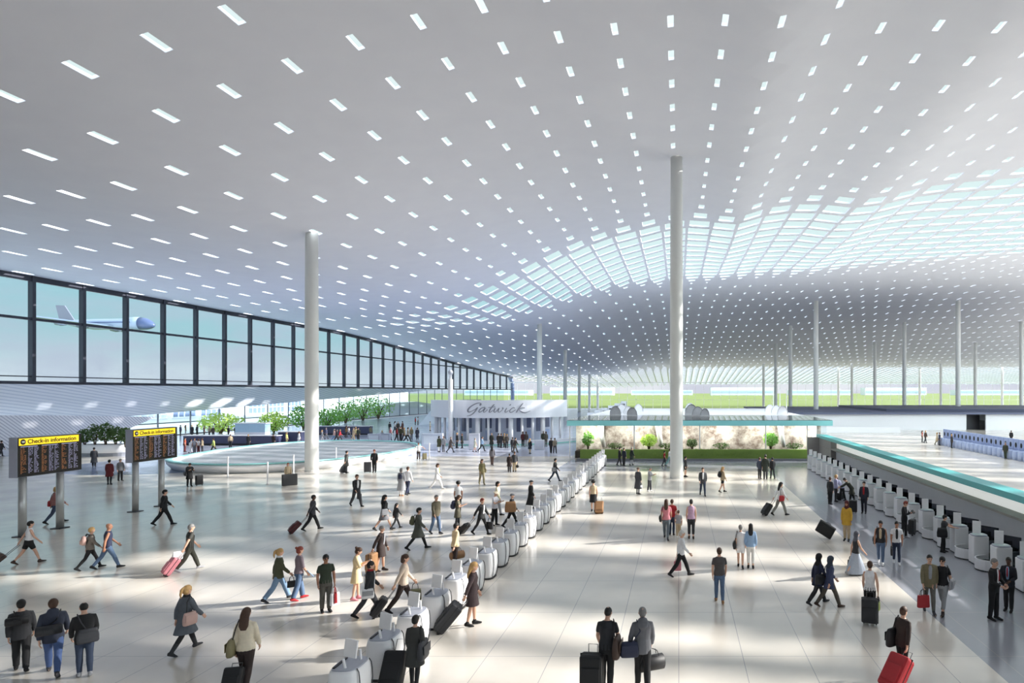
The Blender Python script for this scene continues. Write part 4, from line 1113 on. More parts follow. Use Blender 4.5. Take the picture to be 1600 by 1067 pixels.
            if kind == 'long': mb.tube([M @ Vector(p) for p in ((0, -.05, 1.72), (0, -.075, 1.62), (0, -.095, 1.52), (0, -.12, 1.40), (0, -.125, 1.30))], [(.07, .06), (.092, .06), (.098, .05), (.1, .04), (.06, .02)], 12, mi)
            if kind == 'bob': mb.tube([M @ Vector(p) for p in ((0, -.04, 1.72), (0, -.055, 1.63), (0, -.06, 1.53), (0, -.06, 1.50))], [(.07, .07), (.096, .072), (.094, .062), (.06, .03)], 12, mi)
            if kind == 'bun': mb.ball((0, -.115, 1.72), (.05, .045, .045), 10, 7, mi, M)
            if kind == 'pony': mb.tube([M @ Vector(p) for p in ((0, -.1, 1.71), (0, -.15, 1.66), (0, -.16, 1.54), (0, -.14, 1.44))], [.03, .034, .03, .01], 8, mi)
        elif kind == 'scarf':
            cap(.1, .122, .112, -.5, tilt=22)
            mb.tube([M @ Vector(p) for p in ((0, -.03, 1.70), (0, -.03, 1.6), (0, -.01, 1.52))] + [s.U((0, -.01, 1.44)), s.U((0, -.01, 1.36))], [(.08, .09), (.1, .1), (.09, .09), (.13, .11), (.16, .13)], 14, mi)
        elif kind in ('cap', 'hat'):
            cap(.093, .118, .09, -.25, tilt=12)
            if kind == 'hat': mb.tube([M @ Vector((0, -.01, 1.675)), M @ Vector((0, -.01, 1.69))], [(.15, .16), (.14, .15)], 16, mi)
            else: mb.tube([M @ Vector((0, .07, 1.69)), M @ Vector((0, .16, 1.668))], [(.07, .014), (.05, .008)], 10, mi)

PLAC = {}
def person(px, py, head, face, pose, label, top, bot, shoe='black', hair=('short', 'brunette'), skin='skin', fem=False, front=None, tie=None, items=(), key=None, group=None, H=None, extra=()):
    x, y = ground(px, py)
    face = face + math.degrees(math.atan2(x, y))      # headings are noted relative to the line of sight
    hp = py - head
    h = H or max(1.56 if fem else 1.64, min(1.93, hp * y / FOC))
    hp = h * FOC / y
    f = Fig(pose, fem); k = h / 1.757 / (1 if True else 1)
    k = h / (1.757 - f.low)
    lod = 2 if hp >= 68 else (1 if hp >= 38 else 0)
    vx = (.011, .013) if lod == 2 else (.017, .018)
    W = Matrix.Scale(k, 4) @ Matrix.Translation((0, 0, -f.low))
    top_kind, top_col, slv = top
    bot_kind, bot_col = bot
    rot = -D(face)
    parts = []      # (name, MB, material)
    def garment(name, m, colr): parts.append((name, m, cm(colr)))
    # ---- clothes
    if bot_kind in ('trousers', 'jeans', 'leggings', 'capri', 'shorts', 'flares'):
        m = MB(); inf = {'trousers': .015, 'jeans': .013, 'leggings': .007, 'capri': .013, 'shorts': .02, 'flares': .011}[bot_kind]
        f.torso(m, .80, 1.01, inf * .9, 14)
        f.legt(m, inf, {'capri': .84, 'shorts': .38}.get(bot_kind, 1.0), 10 if lod else 8, {'trousers': .012, 'flares': .03}.get(bot_kind, .003))
        garment({'leggings': 'leggings', 'shorts': 'shorts'}.get(bot_kind, 'trousers'), m, bot_col)
    elif bot_kind in ('skirt', 'longskirt'):
        m = MB(); f.torso(m, .56 if bot_kind == 'skirt' else .12, 1.02, .016, 16, .1 if bot_kind == 'skirt' else .16); garment('skirt', m, bot_col)
    hem = {'tee': .88, 'shirt': .86, 'jacket': .80, 'coat': .56, 'longcoat': .36, 'dress': .58, 'vest': .87, 'tunic': .70}[top_kind]
    inf = {'tee': .014, 'shirt': .018, 'jacket': .022, 'coat': .026, 'longcoat': .026, 'dress': .015, 'vest': .018, 'tunic': .02}[top_kind]
    m = MB(); f.torso(m, hem, 1.478, inf, 16 if lod else 12, .14 if hem < .75 else .03)
    if slv: f.armt(m, inf * .8, {1: .36, 2: .96, 3: .6}[slv], 9 if lod else 7)
    garment({'tee': 'shirt', 'vest': 'waistcoat', 'longcoat': 'coat', 'tunic': 'coat'}.get(top_kind, top_kind), m, top_col)
    if front:
        m = MB(); yb = f.torso_r(1.25)[1] + inf - .01
        m.tube([f.U((0, yb - .012, 1.46)), f.U((0, yb + .002, 1.38)), f.U((0, yb + .006, 1.25)), f.U((0, yb - .012, 1.08)), f.U((0, yb - .02, .98))], [(.03, .02), (.052, .022), (.05, .022), (.045, .022), (.02, .012)], 10)
        garment('shirt_front', m, front)
        if tie:
            m = MB(); m.tube([f.U((0, yb + .014, 1.45)), f.U((0, yb + .03, 1.38)), f.U((0, yb + .034, 1.2)), f.U((0, yb + .02, 1.12))], [(.016, .01), (.02, .01), (.026, .01), (.008, .006)], 8); garment('necktie', m, tie)
    for q in (0, 1):
        m = MB(); f.shoes(m, .006, (q,), boot='boots' in extra); garment('boot' if 'boots' in extra else 'shoe', m, shoe)
    if 'hood' in extra:
        m = MB(); m.tube([f.U((0, -.03, 1.5)), f.U((0, -.13, 1.46)), f.U((0, -.16, 1.38)), f.U((0, -.14, 1.32))], [(.1, .08), (.12, .06), (.1, .045), (.05, .02)], 12); garment('hood', m, top_col)
    if 'scarf' in extra or 'redscarf' in extra:
        m = MB(); m.tube([f.U((0, 0, 1.47)), f.U((0, .0, 1.525))], [(.092, .088), (.075, .078)], 12); garment('scarf', m, 'red' if 'redscarf' in extra else ('black' if 'bscarf' in extra else 'white'))
    if hair[0] != 'bald':
        m = MB(); f.hair(hair[0], m, 14 if lod else 10)
        parts.append(({'scarf': 'headscarf', 'cap': 'flat_cap', 'hat': 'hat'}.get(hair[0], 'hair'), m, hairm(hair[1]) if hair[0] not in ('scarf', 'cap', 'hat') else cm(hair[1])))
    # ---- body: one continuous surface
    b = MB()
    if lod == 0:
        f.head(b, 10, 0, False); f.armt(b, 0, 1.0, 6); f.hands(b, False); f.legt(b, 0, 1.0, 7); f.torso(b, 1.3, 1.49, 0, 10); f.shoes(b, -.006)
        mats = [skinm(skin)]
        for nm, pm, mm in parts:
            mats.append(mm); b.add(pm.v, pm.f, len(mats) - 1)
        b.xf(W); o = b.build('person', mats, smooth=True)
    else:
        f.head(b, 14); f.armt(b, 0, 1.0, 10); f.hands(b, lod == 2); f.legt(b, 0, 1.0, 10); f.torso(b, .80, 1.49, 0, 16); f.shoes(b, -.006)
        b.xf(W); o = b.build('person', skinm(skin), smooth=True, remesh=vx[0] * (.8 if lod == 2 else 1))
        for nm, pm, mm in parts:
            pm.xf(W); pm.build(nm, mm, o, smooth=True, remesh=None if nm in ('shirt_front', 'necktie', 'scarf') else vx[1])
        if lod == 2 and 30 < face % 360 < 300:
            m = MB(); M = f.HM()
            for q in (-1, 1):
                m.ball((q * .032, .088, 1.642), (.012, .008, .007), 8, 5, 0, M); m.tube([M @ Vector((q * .016, .097, 1.664)), M @ Vector((q * .05, .086, 1.664))], [.004, .003], 5)
            m.tube([M @ Vector((-.022, .094, 1.582)), M @ Vector((0, .099, 1.58)), M @ Vector((.022, .094, 1.582))], [.003, .006, .003], 5)
            m.xf(W); m.build('face_features', mat('eye_and_lip_dark', (78, 44, 40), .5), o, smooth=True)
            if 'shades' in extra:
                m = MB()
                for q in (-1, 1): m.ball((q * .034, .092, 1.643), (.028, .014, .02), 8, 6, 0, M)
                m.tube([M @ Vector((-.078, 0, 1.645)), M @ Vector((-.06, .08, 1.648)), M @ Vector((.06, .08, 1.648)), M @ Vector((.078, 0, 1.645))], .005, 5)
                m.xf(W); m.build('sunglasses', mat('dark_lens', (18, 18, 22), .15), o, smooth=True)
    o.location = (x, y, 0); o.rotation_euler = (0, 0, rot)
    tag(o, label, 'person', group)
    P = dict(x=x, y=y, rot=rot, W=W, f=f, k=k)
    if key: PLAC[key] = P
    for it in items: bag(P, *it)
    return o

# ---------------------------------------------------------------- bags
def bag(P, kind, col, label, side=1, kw={}):
    f, k = P['f'], P['k']; W = P['W']
    def L(p): return W @ Vector(p)
    m_ = mat('bag_%s' % col, C[col], .55, var=.1, scale=10); dk = mat('bag_trim_black', (20, 20, 22), .4)
    hand = L(f.hand_pos(side)); grp = None; cat = 'bag'
    e = None
    def root(name, p, tilt=0.0, yaw=0.0):
        R = Matrix.Rotation(P['rot'], 4, 'Z')
        q = Matrix.Translation((P['x'], P['y'], 0)) @ R @ Matrix.Translation(p) @ Matrix.Rotation(yaw, 4, 'Z') @ Matrix.Rotation(-tilt, 4, 'X')
        o = bpy.data.objects.new(name, None); COL.objects.link(o); o.empty_display_size = .1
        o.matrix_world = q
        return o
    if kind in ('pull', 'case'):
        sz = kw.get('s', 1.0); w_, d_, h_ = .38 * sz, .23 * sz, .58 * sz
        if kind == 'pull':
            Lh = kw.get('L', 1.04); c = max(.45, min(.98, hand.z / Lh)); th = math.acos(c)
            e = root('suitcase', (hand.x, hand.y - Lh * math.sin(th), 0.0), th); top = Lh
        else:
            dx, dy = kw.get('at', (.45 * side, 0)); e = root('suitcase', (dx, dy, 0), kw.get('tilt', 0.0), kw.get('yaw', 0.0)); top = kw.get('top', h_ + .16)
        MB().box((0, -.02, .07 + h_ / 2), (w_, d_, h_)).build('shell', m_, e, bevel=.045 * sz)
        m = MB().box((0, -.02, .07 + h_ * .5), (w_ + .012, .02, h_ + .012)); m.build('zip_line', dk, e, bevel=.004)
        MB().box((0, -.02 - d_ / 2 - .012, .07 + h_ * .42), (w_ * .78, .03, h_ * .5)).build('front_pocket', m_, e, bevel=.012)
        for q in (-1, 1):
            MB().tube([(q * w_ * .38 - .015, .04, .04), (q * w_ * .38 + .015, .04, .04)], .04, 10).build('wheel', dk, e)
        m = MB()
        m.tube([(-.1, d_ / 2 - .06, h_), (-.1, d_ / 2 - .06, top), (.1, d_ / 2 - .06, top), (.1, d_ / 2 - .06, h_)], .011, 6); m.build('handle', mat('handle_alloy', (120, 120, 122), .4, .6), e)
        cat = 'suitcase'
    elif kind == 'hard':      # broad case carried or tilted by its corner handle
        e = root('suitcase', tuple(kw.get('at', (.4 * side, 0))) + (kw.get('z', .0),), 0, kw.get('yaw', 0))
        w_, h_, d_ = kw.get('size', (.74, .52, .24)); r = kw.get('roll', 0.0)
        Mr = Matrix.Rotation(r, 4, 'Y') @ Matrix.Translation((w_ / 2 if r else 0, 0, h_ / 2))
        MB().box((0, 0, 0), (w_, d_, h_), M=Mr).build('shell', m_, e, bevel=.05); MB().box((0, 0, 0), (w_ + .012, .022, h_ + .012), M=Mr).build('zip_line', dk, e, bevel=.004)
        m = MB(); m.tube([Mr @ Vector(p) for p in ((-.1, 0, h_ / 2), (-.09, 0, h_ / 2 + .05), (.09, 0, h_ / 2 + .05), (.1, 0, h_ / 2))], .012, 6); m.build('handle', dk, e)
        cat = 'suitcase'
    elif kind == 'backpack':
        s_ = kw.get('s', 1.0); ry = f.torso_r(1.25)[1]
        c = L(f.U((0, -ry - .03 - .085 * s_, 1.24))); e = root('backpack', c, f.lean)
        MB().loft([superring(0, 0, z * s_, a * s_, b * s_, 3, 18) for z, a, b in ((-.2, .11, .06), (-.18, .14, .085), (0, .15, .095), (.14, .13, .08), (.2, .08, .04))]).build('pack', m_, e, smooth=True)
        MB().box((0, -.095 * s_, -.06), (.2 * s_, .05, .18 * s_)).build('front_pocket', m_, e, bevel=.02)
        for q in (-1, 1):
            MB().tube([(q * .08, .06 * s_, -.15), (q * .1, .12, .05), (q * .095, .14, .2), (q * .085, .08, .23), (q * .07, .05, .16)], .014, 6).build('strap', dk, e)
        cat = 'backpack'
    elif kind in ('shoulder', 'messenger', 'duffel'):
        s_ = kw.get('s', 1.0); dz = kw.get('z', .96 if kind != 'duffel' else 1.0); dy = kw.get('y', -.06)
        ext = (.175 + .06) if kind == 'shoulder' else kw.get('x', .16)
        c = L(f.U((side * ext, dy, dz))); e = root('shoulder_bag' if kind != 'duffel' else 'duffel_bag', c, 0, kw.get('yaw', side * PI / 2 if kind == 'shoulder' else 0))
        if kind == 'duffel':
            MB().tube([(-.3 * s_, 0, 0), (-.27 * s_, 0, 0), (.27 * s_, 0, 0), (.3 * s_, 0, 0)], [.1 * s_, .145 * s_, .145 * s_, .1 * s_], 16).build('sack', m_, e, smooth=True)
            MB().box((0, -.14 * s_, -.01), (.24 * s_, .05, .16 * s_)).build('end_pocket', m_, e, bevel=.02)
        else:
            w2, h2, d2 = (.17, .14, .055) if kind == 'messenger' else (.16, .15, .06)
            MB().loft([superring(0, 0, z * s_, w2 * s_ * a, d2 * s_ * b, 3.4, 18) for z, a, b in ((-h2, .9, .8), (-h2 * .8, 1, 1), (0, 1, 1), (h2 * .8, .86, .7), (h2, .8, .4))]).build('body', m_, e, smooth=True)
            MB().box((0, -d2 * s_ - .006, .02), (w2 * 1.7 * s_, .012, h2 * s_)).build('flap', mat('bag_flap_' + kw['flap'], C[kw['flap']], .55) if 'flap' in kw else m_, e, bevel=.004)
        inv = e.matrix_world.inverted() @ (Matrix.Translation((P['x'], P['y'], 0)) @ Matrix.Rotation(P['rot'], 4, 'Z'))
        sh = side if kind == 'shoulder' or kw.get('same') else -side
        ry = f.torso_r(1.3)[1] + .045
        pts = [f.U((side * ext * .9, -ry * .9 + .02, dz + .1)), f.U((sh * .06, -ry, 1.3)), f.U((sh * .125, -.03, 1.505)), f.U((sh * .1, ry - .03, 1.36)), f.U((side * ext * .8, ry * .8, dz + .14))]
        if kind == 'shoulder': pts = [f.U((side * (ext - .02), -.14, dz + .1)), f.U((side * .16, -.1, 1.36)), f.U((side * .135, -.01, 1.51)), f.U((side * .16, .09, 1.36)), f.U((side * (ext - .02), .06, dz + .1))]
        MB().tube([inv @ L(p) for p in pts], (.012), 6).build('strap', dk if kind != 'messenger' else m_, e)
    elif kind in ('handbag', 'shopping', 'tote', 'briefcase', 'holdall'):
        w2, h2, d2, drop = {'handbag': (.13, .1, .05, .16), 'shopping': (.14, .17, .06, .2), 'tote': (.18, .17, .06, .2), 'briefcase': (.2, .15, .045, .07), 'holdall': (.27, .15, .13, .16)}[kind]
        s_ = kw.get('s', 1.0); w2, h2, d2 = w2 * s_, h2 * s_, d2 * s_
        c = hand + Vector((0, 0, -.035)); e = root({'shopping': 'shopping_bag', 'tote': 'tote_bag', 'holdall': 'holdall'}.get(kind, kind), c, 0, kw.get('yaw', PI / 2))
        if kind == 'holdall': MB().tube([(-w2, 0, -drop - h2), (-w2 * .9, 0, -drop - h2), (w2 * .9, 0, -drop - h2), (w2, 0, -drop - h2)], [(h2 * .7), h2, h2, h2 * .7], 14).build('body', m_, e, smooth=True)
        else: MB().loft([superring(0, 0, -drop - h2 + z * h2, w2 * a, d2 * b, 4.5, 18) for z, a, b in ((-1, .95, .95), (-.9, 1, 1), (.8, .94, .85), (1, .92, .7))]).build('body', m_, e)
        for q in (-1, 1):
            MB().tube([(-w2 * .5, q * d2 * .6, -drop * 1.0 - .01), (-w2 * .4, q * d2 * .3, -drop * .35), (0, 0, .0), (w2 * .4, q * d2 * .3, -drop * .35), (w2 * .5, q * d2 * .6, -drop - .01)], .009, 6).build('handle', dk if kind != 'shopping' else m_, e)
    elif kind in ('book', 'phone', 'tablet'):
        e = root({'book': 'folder', 'phone': 'phone', 'tablet': 'tablet'}[kind], hand + Vector((0, .03, .03)), D(-40))
        s2 = {'book': (.22, .02, .3), 'phone': (.07, .012, .14), 'tablet': (.26, .015, .19)}[kind]
        MB().box((0, 0, 0), s2).build('cover', m_, e, bevel=.004); MB().box((0, -s2[1] / 2 - .002, 0), (s2[0] * .85, .003, s2[2] * .85)).build('face', mat('pale_page', (214, 220, 226), .3), e)
        cat = kind if kind != 'book' else 'folder'
    tag(e, label, cat)
    return e
# ================================================================ the travellers (nearest first)
T, J = 'trousers', 'jeans'
pr = person
pr(33, 1048, 937, 2, 'step', 'person in charcoal jacket with big black duffel on shoulder, leftmost of three men walking away', ('jacket', 'char', 2), (T, 'black'), hair=('short', 'hblack'), items=(('duffel', 'black', 'big black duffel bag high on the leftmost man\'s shoulder', -1, dict(z=1.3, y=-.24, x=.06, s=.68, same=True)),))
pr(83, 1053, 936, 4, 'walk', 'person in hooded slate jacket and blue jeans, middle of three men walking away', ('jacket', (52, 58, 74), 2), (J, 'blue'), 'dgrey', ('short', 'brunette'), extra=('hood',), items=(('duffel', 'char', 'dark duffel slung across the back of the man in blue jeans', -1, dict(z=1.12, y=-.25, x=.05, s=.78)),))
pr(132, 1056, 942, -4, 'bow', 'person in black jacket with bowed head and grey messenger bag, rightmost of three men', ('jacket', 'black', 2), (J, 'djean'), 'lgrey', ('crop', 'hblack'), items=(('messenger', 'dgrey', 'grey messenger bag hanging behind the man with bowed head', 1, dict(y=-.2, x=.05, z=.98, s=1.15)),))
pr(290, 1018, 915, 55, 'walk', 'person in grey knee coat and boots, fair ponytail, walking alone at lower left', ('coat', (92, 98, 106), 2), ('leggings', 'black'), 'char', ('pony', 'blond'), fem=True, extra=('boots', 'scarf', 'bscarf'), items=(('shoulder', 'blush', 'dusty pink handbag at the hip of the woman in grey coat', 1, dict(s=1.05)),))
pr(384, 1076, 950, 22, 'step', 'person in cream jacket with long brown hair, cut by the bottom edge', ('shirt', 'cream', 2), (T, 'dbrown'), 'dbrown', ('long', 'brunette'), fem=True, items=(('shoulder', 'khaki', 'khaki handbag on the shoulder of the woman in cream', -1, dict(s=1.25)), ('case', 'black', 'black suitcase at the feet of the woman in cream', -1, dict(at=(-.12, -.5), tilt=.5, s=1.0))))
pr(45, 880, 814, 80, 'pullL', 'person in white sleeveless top and black shorts walking below the nearer board', ('tee', 'white', 0), ('shorts', 'black'), 'brown', ('short', 'hblack'), fem=True, items=(('pull', 'brown', 'brown wheeled suitcase trailing behind the woman in black shorts', -1, dict(L=1.15)),))
pr(141, 889, 829, 84, 'walk', 'person with short fair hair in grey shirt and black trousers, walking beside bald companion', ('shirt', (120, 112, 104), 2), ('leggings', 'black'), 'black', ('short', 'blond'), fem=True, items=(('backpack', 'blush', 'pale pink backpack on the woman with short fair hair', 1, dict(s=.85)),))
pr(168, 888, 818, 88, 'walk2', 'bald person in navy waistcoat over teal shirt and jeans', ('vest', 'navy', 0), (J, 'jean'), 'black', ('bald', ''), skin='skin2', extra=(), front=None)
pr(87, 817, 760, 70, 'walk', 'person in rose top and dark jeans passing between the nearer board\'s posts', ('shirt', (150, 100, 96), 2), (J, 'djean'), 'black', ('bob', 'blond'), fem=True, items=(('shoulder', 'red', 'red bag at the hip of the woman between the board posts', -1),))
pr(256, 820, 765, 92, 'walk2', 'person in black suit striding to the right past the farther board', ('jacket', 'black', 2), (T, 'black'), hair=('short', 'hblack'), items=(('phone', 'black', 'dark phone in the hand of the striding man in black suit', 1),))
pr(296, 891, 819, 78, 'pullR', 'person all in dark olive pulling a pink case', ('tee', (60, 60, 56), 1), (T, (70, 70, 62)), 'lgrey', ('short', 'hgrey'), items=(('pull', 'pink', 'pink and dark suitcase pulled by the man in dark olive', 1, dict(L=.98, s=1.1)), ('shoulder', 'white', 'white jacket bag resting over the pink suitcase', 1, dict(y=-.4, z=.72, s=1.0))))
pr(435, 938, 857, 82, 'walk', 'person in olive jacket, white scarf and pale jeans', ('jacket', 'olive', 2), ('flares', 'ljean'), 'char', ('pony', 'blond'), fem=True, extra=('scarf',), items=(('handbag', 'black', 'small black handbag carried by the woman in olive jacket', 1),))
pr(467, 937, 854, 70, 'carryL', 'person with red hair in grey top and blue jeans, red shoes', ('tee', (134, 120, 128), 3), ('flares', 'jean'), 'red', ('bun', 'hred'), fem=True, items=(('book', 'lblue', 'light blue folder in the hand of the red-haired woman', 1), ))
pr(509, 956, 866, 166, 'stand', 'person in dark green polo shirt and sunglasses facing the viewer', ('tee', 'dgreen', 1), (T, (92, 90, 84)), 'black', ('short', 'hblack'), skin='skin2', extra=('shades',), items=(('shopping', 'red', 'small pink-red shopping bag held by the man in green polo', -1, dict(s=.85)), ('shopping', 'white', 'white paper shopping bag beside the pink-red one', -1, dict(s=1.05, yaw=.4))))
pr(557, 937, 855, 96, 'phone', 'person in short cream dress looking at a phone', ('dress', (226, 204, 160), 3), (None, 'cream'), 'pink', ('bun', 'brunette'), fem=True, items=(('phone', 'dgrey', 'phone held by the woman in cream dress', 1),))
pr(577, 965, 877, 88, 'walk2', 'person in dark suit with red scarf crossing below the woman in cream dress', ('jacket', 'char', 2), (T, 'dgrey'), 'black', ('short', 'hblack'), front='white', extra=('redscarf', 'scarf'), items=(('messenger', 'white', 'white and black messenger bag on the man with red scarf', 1, dict(flap='lgrey', x=.24, y=-.05, yaw=PI / 2, z=.86)),))
pr(595, 892, 821, 118, 'spull', 'person in brown blazer and skirt with tan suitcase', ('jacket', 'dbrown', 2), ('skirt', 'dbrown'), 'dbrown', ('short', 'hgrey'), fem=True, front='lgrey', items=(('case', 'tan', 'large tan suitcase beside the woman in brown blazer', 1, dict(at=(.42, -.1), s=1.2, top=.75)),))
pr(630, 955, 866, 92, 'pullR', 'person in beige jacket and brown trousers pulling a small black case', ('shirt', (206, 188, 170), 2), (T, 'dbrown'), 'black', ('bob', 'brunette'), fem=True, items=(('pull', 'black', 'small black wheeled case pulled by the woman in beige jacket', 1, dict(L=1.0)), ('tote', 'olive', 'olive tote bag carried by the woman in beige jacket', -1)))
pr(653, 858, 793, 92, 'walk', 'person in long grey-green coat and boots with long stride', ('coat', (84, 86, 80), 2), ('leggings', 'char'), 'black', ('short', 'hblack'), fem=True, extra=('boots',), items=(('backpack', 'olive', 'green backpack on the person in grey-green coat', 1, dict(s=.95)),))
pr(681, 834, 773, 140, 'step', 'person in olive jacket and blue jeans, hands down, in mid hall', ('jacket', (86, 80, 64), 2), (J, 'jean'), 'dgrey', ('crop', 'hgrey'), items=(('shopping', 'lgrey', 'pale grey bag held by the man in olive jacket and jeans', -1),))
pr(715, 826, 773, 98, 'phone', 'person in olive-brown dress with hands at face', ('dress', (96, 92, 76), 1), ('leggings', 'dgrey'), 'black', ('bob', 'brunette'), fem=True, items=(('backpack', 'navy', 'blue-grey backpack on the woman in olive-brown dress', 1),))
pr(716, 801, 752, 4, 'stand', 'person with round afro hair and white top, behind the olive-brown dress', ('tee', 'white', 1), (T, 'black'), 'black', ('afro', 'hblack'), fem=True, skin='skin2')
pr(711, 889, 817, 62, 'spull', 'person in pale yellow blouse and dark trousers close to the kiosk row', ('shirt', (232, 208, 164), 2), (T, 'dbrown'), 'black', ('short', 'hblack'), fem=True, items=(('holdall', 'tan', 'brown holdall in the hand of the woman in pale yellow blouse', -1),))
pr(752, 835, 778, 125, 'pullR', 'person in open black jacket and white shirt with trailing case', ('jacket', 'black', 2), ('leggings', 'black'), 'black', ('short', 'hred'), fem=True, front='white', items=(('pull', 'black', 'black wheeled case behind the person in open black jacket', 1, dict(L=1.08)), ('tote', 'char', 'charcoal bag held by the person in open black jacket', -1)))
pr(773, 821, 767, 120, 'phone', 'person in white shirt, black trousers and pale hat by the kiosks', ('shirt', (214, 214, 222), 1), (T, 'black'), 'black', ('hat', 'cream'), items=(('phone', 'lgrey', 'phone held by the person in pale hat', 1),))
pr(777, 806, 752, 100, 'step', 'person in cream top behind the person in pale hat', ('shirt', (224, 218, 190), 2), (T, 'lgrey'), 'black', ('bob', 'hblack'), fem=True)
pr(799, 823, 773, 88, 'walk', 'person in dark jacket leaning on a trolley handle with tan bag', ('jacket', 'dgrey', 2), (T, 'black'), 'black', ('cap', 'grey'), items=(('shoulder', 'tan', 'large tan bag on the person in grey flat cap', 1, dict(s=1.7, z=1.12)),))
pr(829, 800, 750, 86, 'step', 'person in long black coat and flat cap beside the kiosk row', ('longcoat', 'black', 2), (T, 'black'), 'black', ('cap', 'dgrey'), items=(('handbag', 'red', 'small red bag carried by the man in long black coat', -1),))
pr(738, 977, 878, 92, 'spull', 'person in plum brown suit with long fair hair pulling a big suitcase past kiosks', ('jacket', (78, 64, 66), 2), ('skirt', (78, 64, 66)), 'black', ('long', 'blond'), fem=True, items=(('pull', 'char', 'big charcoal suitcase pulled by the woman in plum brown', 1, dict(L=1.12, s=1.45)),))
pr(648, 1074, 962, 22, 'spull', 'person in dark leather coat beside the kiosks at the bottom edge', ('coat', (62, 62, 60), 2), ('leggings', 'black'), 'black', ('short', 'hblack'), fem=True, items=(('shoulder', 'dgrey', 'grey leather shoulder bag of the woman in leather coat', 1, dict(s=1.35)), ('case', 'black', 'black suitcase half cut off at the bottom beside the leather coat', -1, dict(at=(-.5, -.15), tilt=.55, s=1.3, top=1.1))))
pr(948, 1078, 950, 12, 'bow', 'person in black T-shirt seen from behind at the bottom centre', ('tee', 'char', 1), (T, 'black'), 'black', ('crop', 'hblack'), items=(('shoulder', 'brown', 'dark brown bag at the right hip of the man in black T-shirt', 1, dict(s=1.5)), ('case', 'black', 'tall black suitcase left of the man in black T-shirt', -1, dict(at=(-.3, -.12), s=1.35, top=1.02))))
pr(1004, 1078, 949, -4, 'carryL', 'grey-haired person in grey hooded jacket seen from behind at the bottom centre', ('jacket', 'grey', 2), (T, 'black'), 'black', ('crop', 'hgrey'), extra=('hood',), items=(('messenger', 'navy', 'black and blue bag at the left hip of the grey hooded jacket', -1, dict(x=.28, y=-.1, z=.92, s=1.2, same=True)), ('holdall', 'black', 'big black holdall in the right hand of the grey hooded jacket', 1, dict(s=1.15, yaw=.3))))
pr(1410, 1060, 948, 38, 'spull', 'person in dark brown suit pulling a red suitcase at the lower right', ('jacket', 'dbrown', 2), (T, 'black'), 'black', ('short', 'brunette'), items=(('pull', 'red', 'red suitcase pulled by the man in dark brown suit', 1, dict(L=1.02, s=1.35)), ('shoulder', 'black', 'black briefcase bag on the left hip of the man in brown suit', -1, dict(s=1.35))))
pr(1359, 968, 877, 6, 'spull', 'person in white sleeveless top behind an upright black suitcase', ('tee', 'white', 0), (T, 'black'), 'black', ('short', 'brunette'), fem=True, items=(('case', 'char', 'upright black suitcase behind the woman in white sleeveless top', 1, dict(at=(.05, -.42), s=1.2, top=.9)), ('handbag', 'lime', 'black and yellow bag set on the upright black suitcase', 1, dict(s=1.1))))
pr(1278, 943, 868, 60, 'walk', 'person in black headscarf and navy jacket, left of two women side by side', ('tunic', 'navy', 2), (T, 'char'), 'char', ('scarf', 'black'), fem=True, items=(('shoulder', 'char', 'dark bag of the woman in black headscarf', 1),))
pr(1296, 948, 870, 66, 'walk2', 'person in slate headscarf and blue blouse, right of two women side by side', ('tunic', (62, 70, 100), 2), (T, (84, 78, 70)), 'brown', ('scarf', (62, 70, 84)), fem=True, items=(('shoulder', 'tan', 'tan bag of the woman in slate headscarf', -1, dict(s=.9)),))
pr(1337, 897, 833, 64, 'walk', 'person in long pale grey-blue dress and grey headscarf', ('vest', 'char', 0), ('longskirt', (168, 178, 194)), 'lgrey', ('scarf', (92, 94, 104)), fem=True, items=(('handbag', 'black', 'small black handbag of the woman in long pale dress', -1),))
pr(1376, 881, 813, 184, 'step', 'person in dark waistcoat and jeans walking towards the viewer with a companion', ('vest', 'char', 0), (J, 'jean'), 'white', ('short', 'hblack'), skin='skin2', front='beige', items=(('shoulder', 'dgrey', 'dark shoulder bag of the man in dark waistcoat', 1),))
pr(1401, 881, 814, 176, 'step', 'person in white T-shirt and dark jeans walking forward beside the dark waistcoat', ('tee', 'white', 1), (J, 'djean'), 'white', ('short', 'hblack'), skin='skin2', front='char', extra=('shades',), items=(('briefcase', 'black', 'narrow black case between the two young men', 1, dict(s=.9)),))
pr(1452, 957, 866, 168, 'step', 'person in khaki jacket and washed jeans with a red bag', ('jacket', (124, 116, 90), 2), (J, (104, 104, 98)), 'dgrey', ('crop', 'hblack'), front='lgrey', items=(('tote', 'red', 'red square bag held by the man in khaki jacket', 1, dict(yaw=.3, s=1.05)),))
pr(1473, 957, 869, 196, 'walk', 'person in black top, grey capri jeans and sunglasses', ('tee', 'black', 1), ('capri', (150, 152, 154)), 'dbrown', ('short', 'hblack'), fem=True, extra=('shades',), items=(('shoulder', 'lgrey', 'pale grey bag at the hip of the woman in black top', -1),))
pr(1553, 968, 872, 118, 'clasp', 'person in black suit and red tie, nearer of two men by the desks', ('jacket', 'black', 2), (T, 'black'), 'black', ('crop', 'hgrey'), front='white', tie='red')
pr(1576, 955, 874, 196, 'clasp', 'person in black suit with blue shirt, farther of two men by the desks', ('jacket', (30, 32, 42), 2), (T, 'black'), 'black', ('crop', 'hblack'), skin='skin3', front='lblue', tie='red')
pr(1474, 863, 804, 88, 'reach', 'person in dark tunic reaching out to a bag drop display', ('tunic', 'dgrey', 1), (T, 'black'), 'black', ('short', 'hblack'), fem=True, items=(('shoulder', 'black', 'black bag of the woman reaching to the display', 1, dict(s=1.3)),))
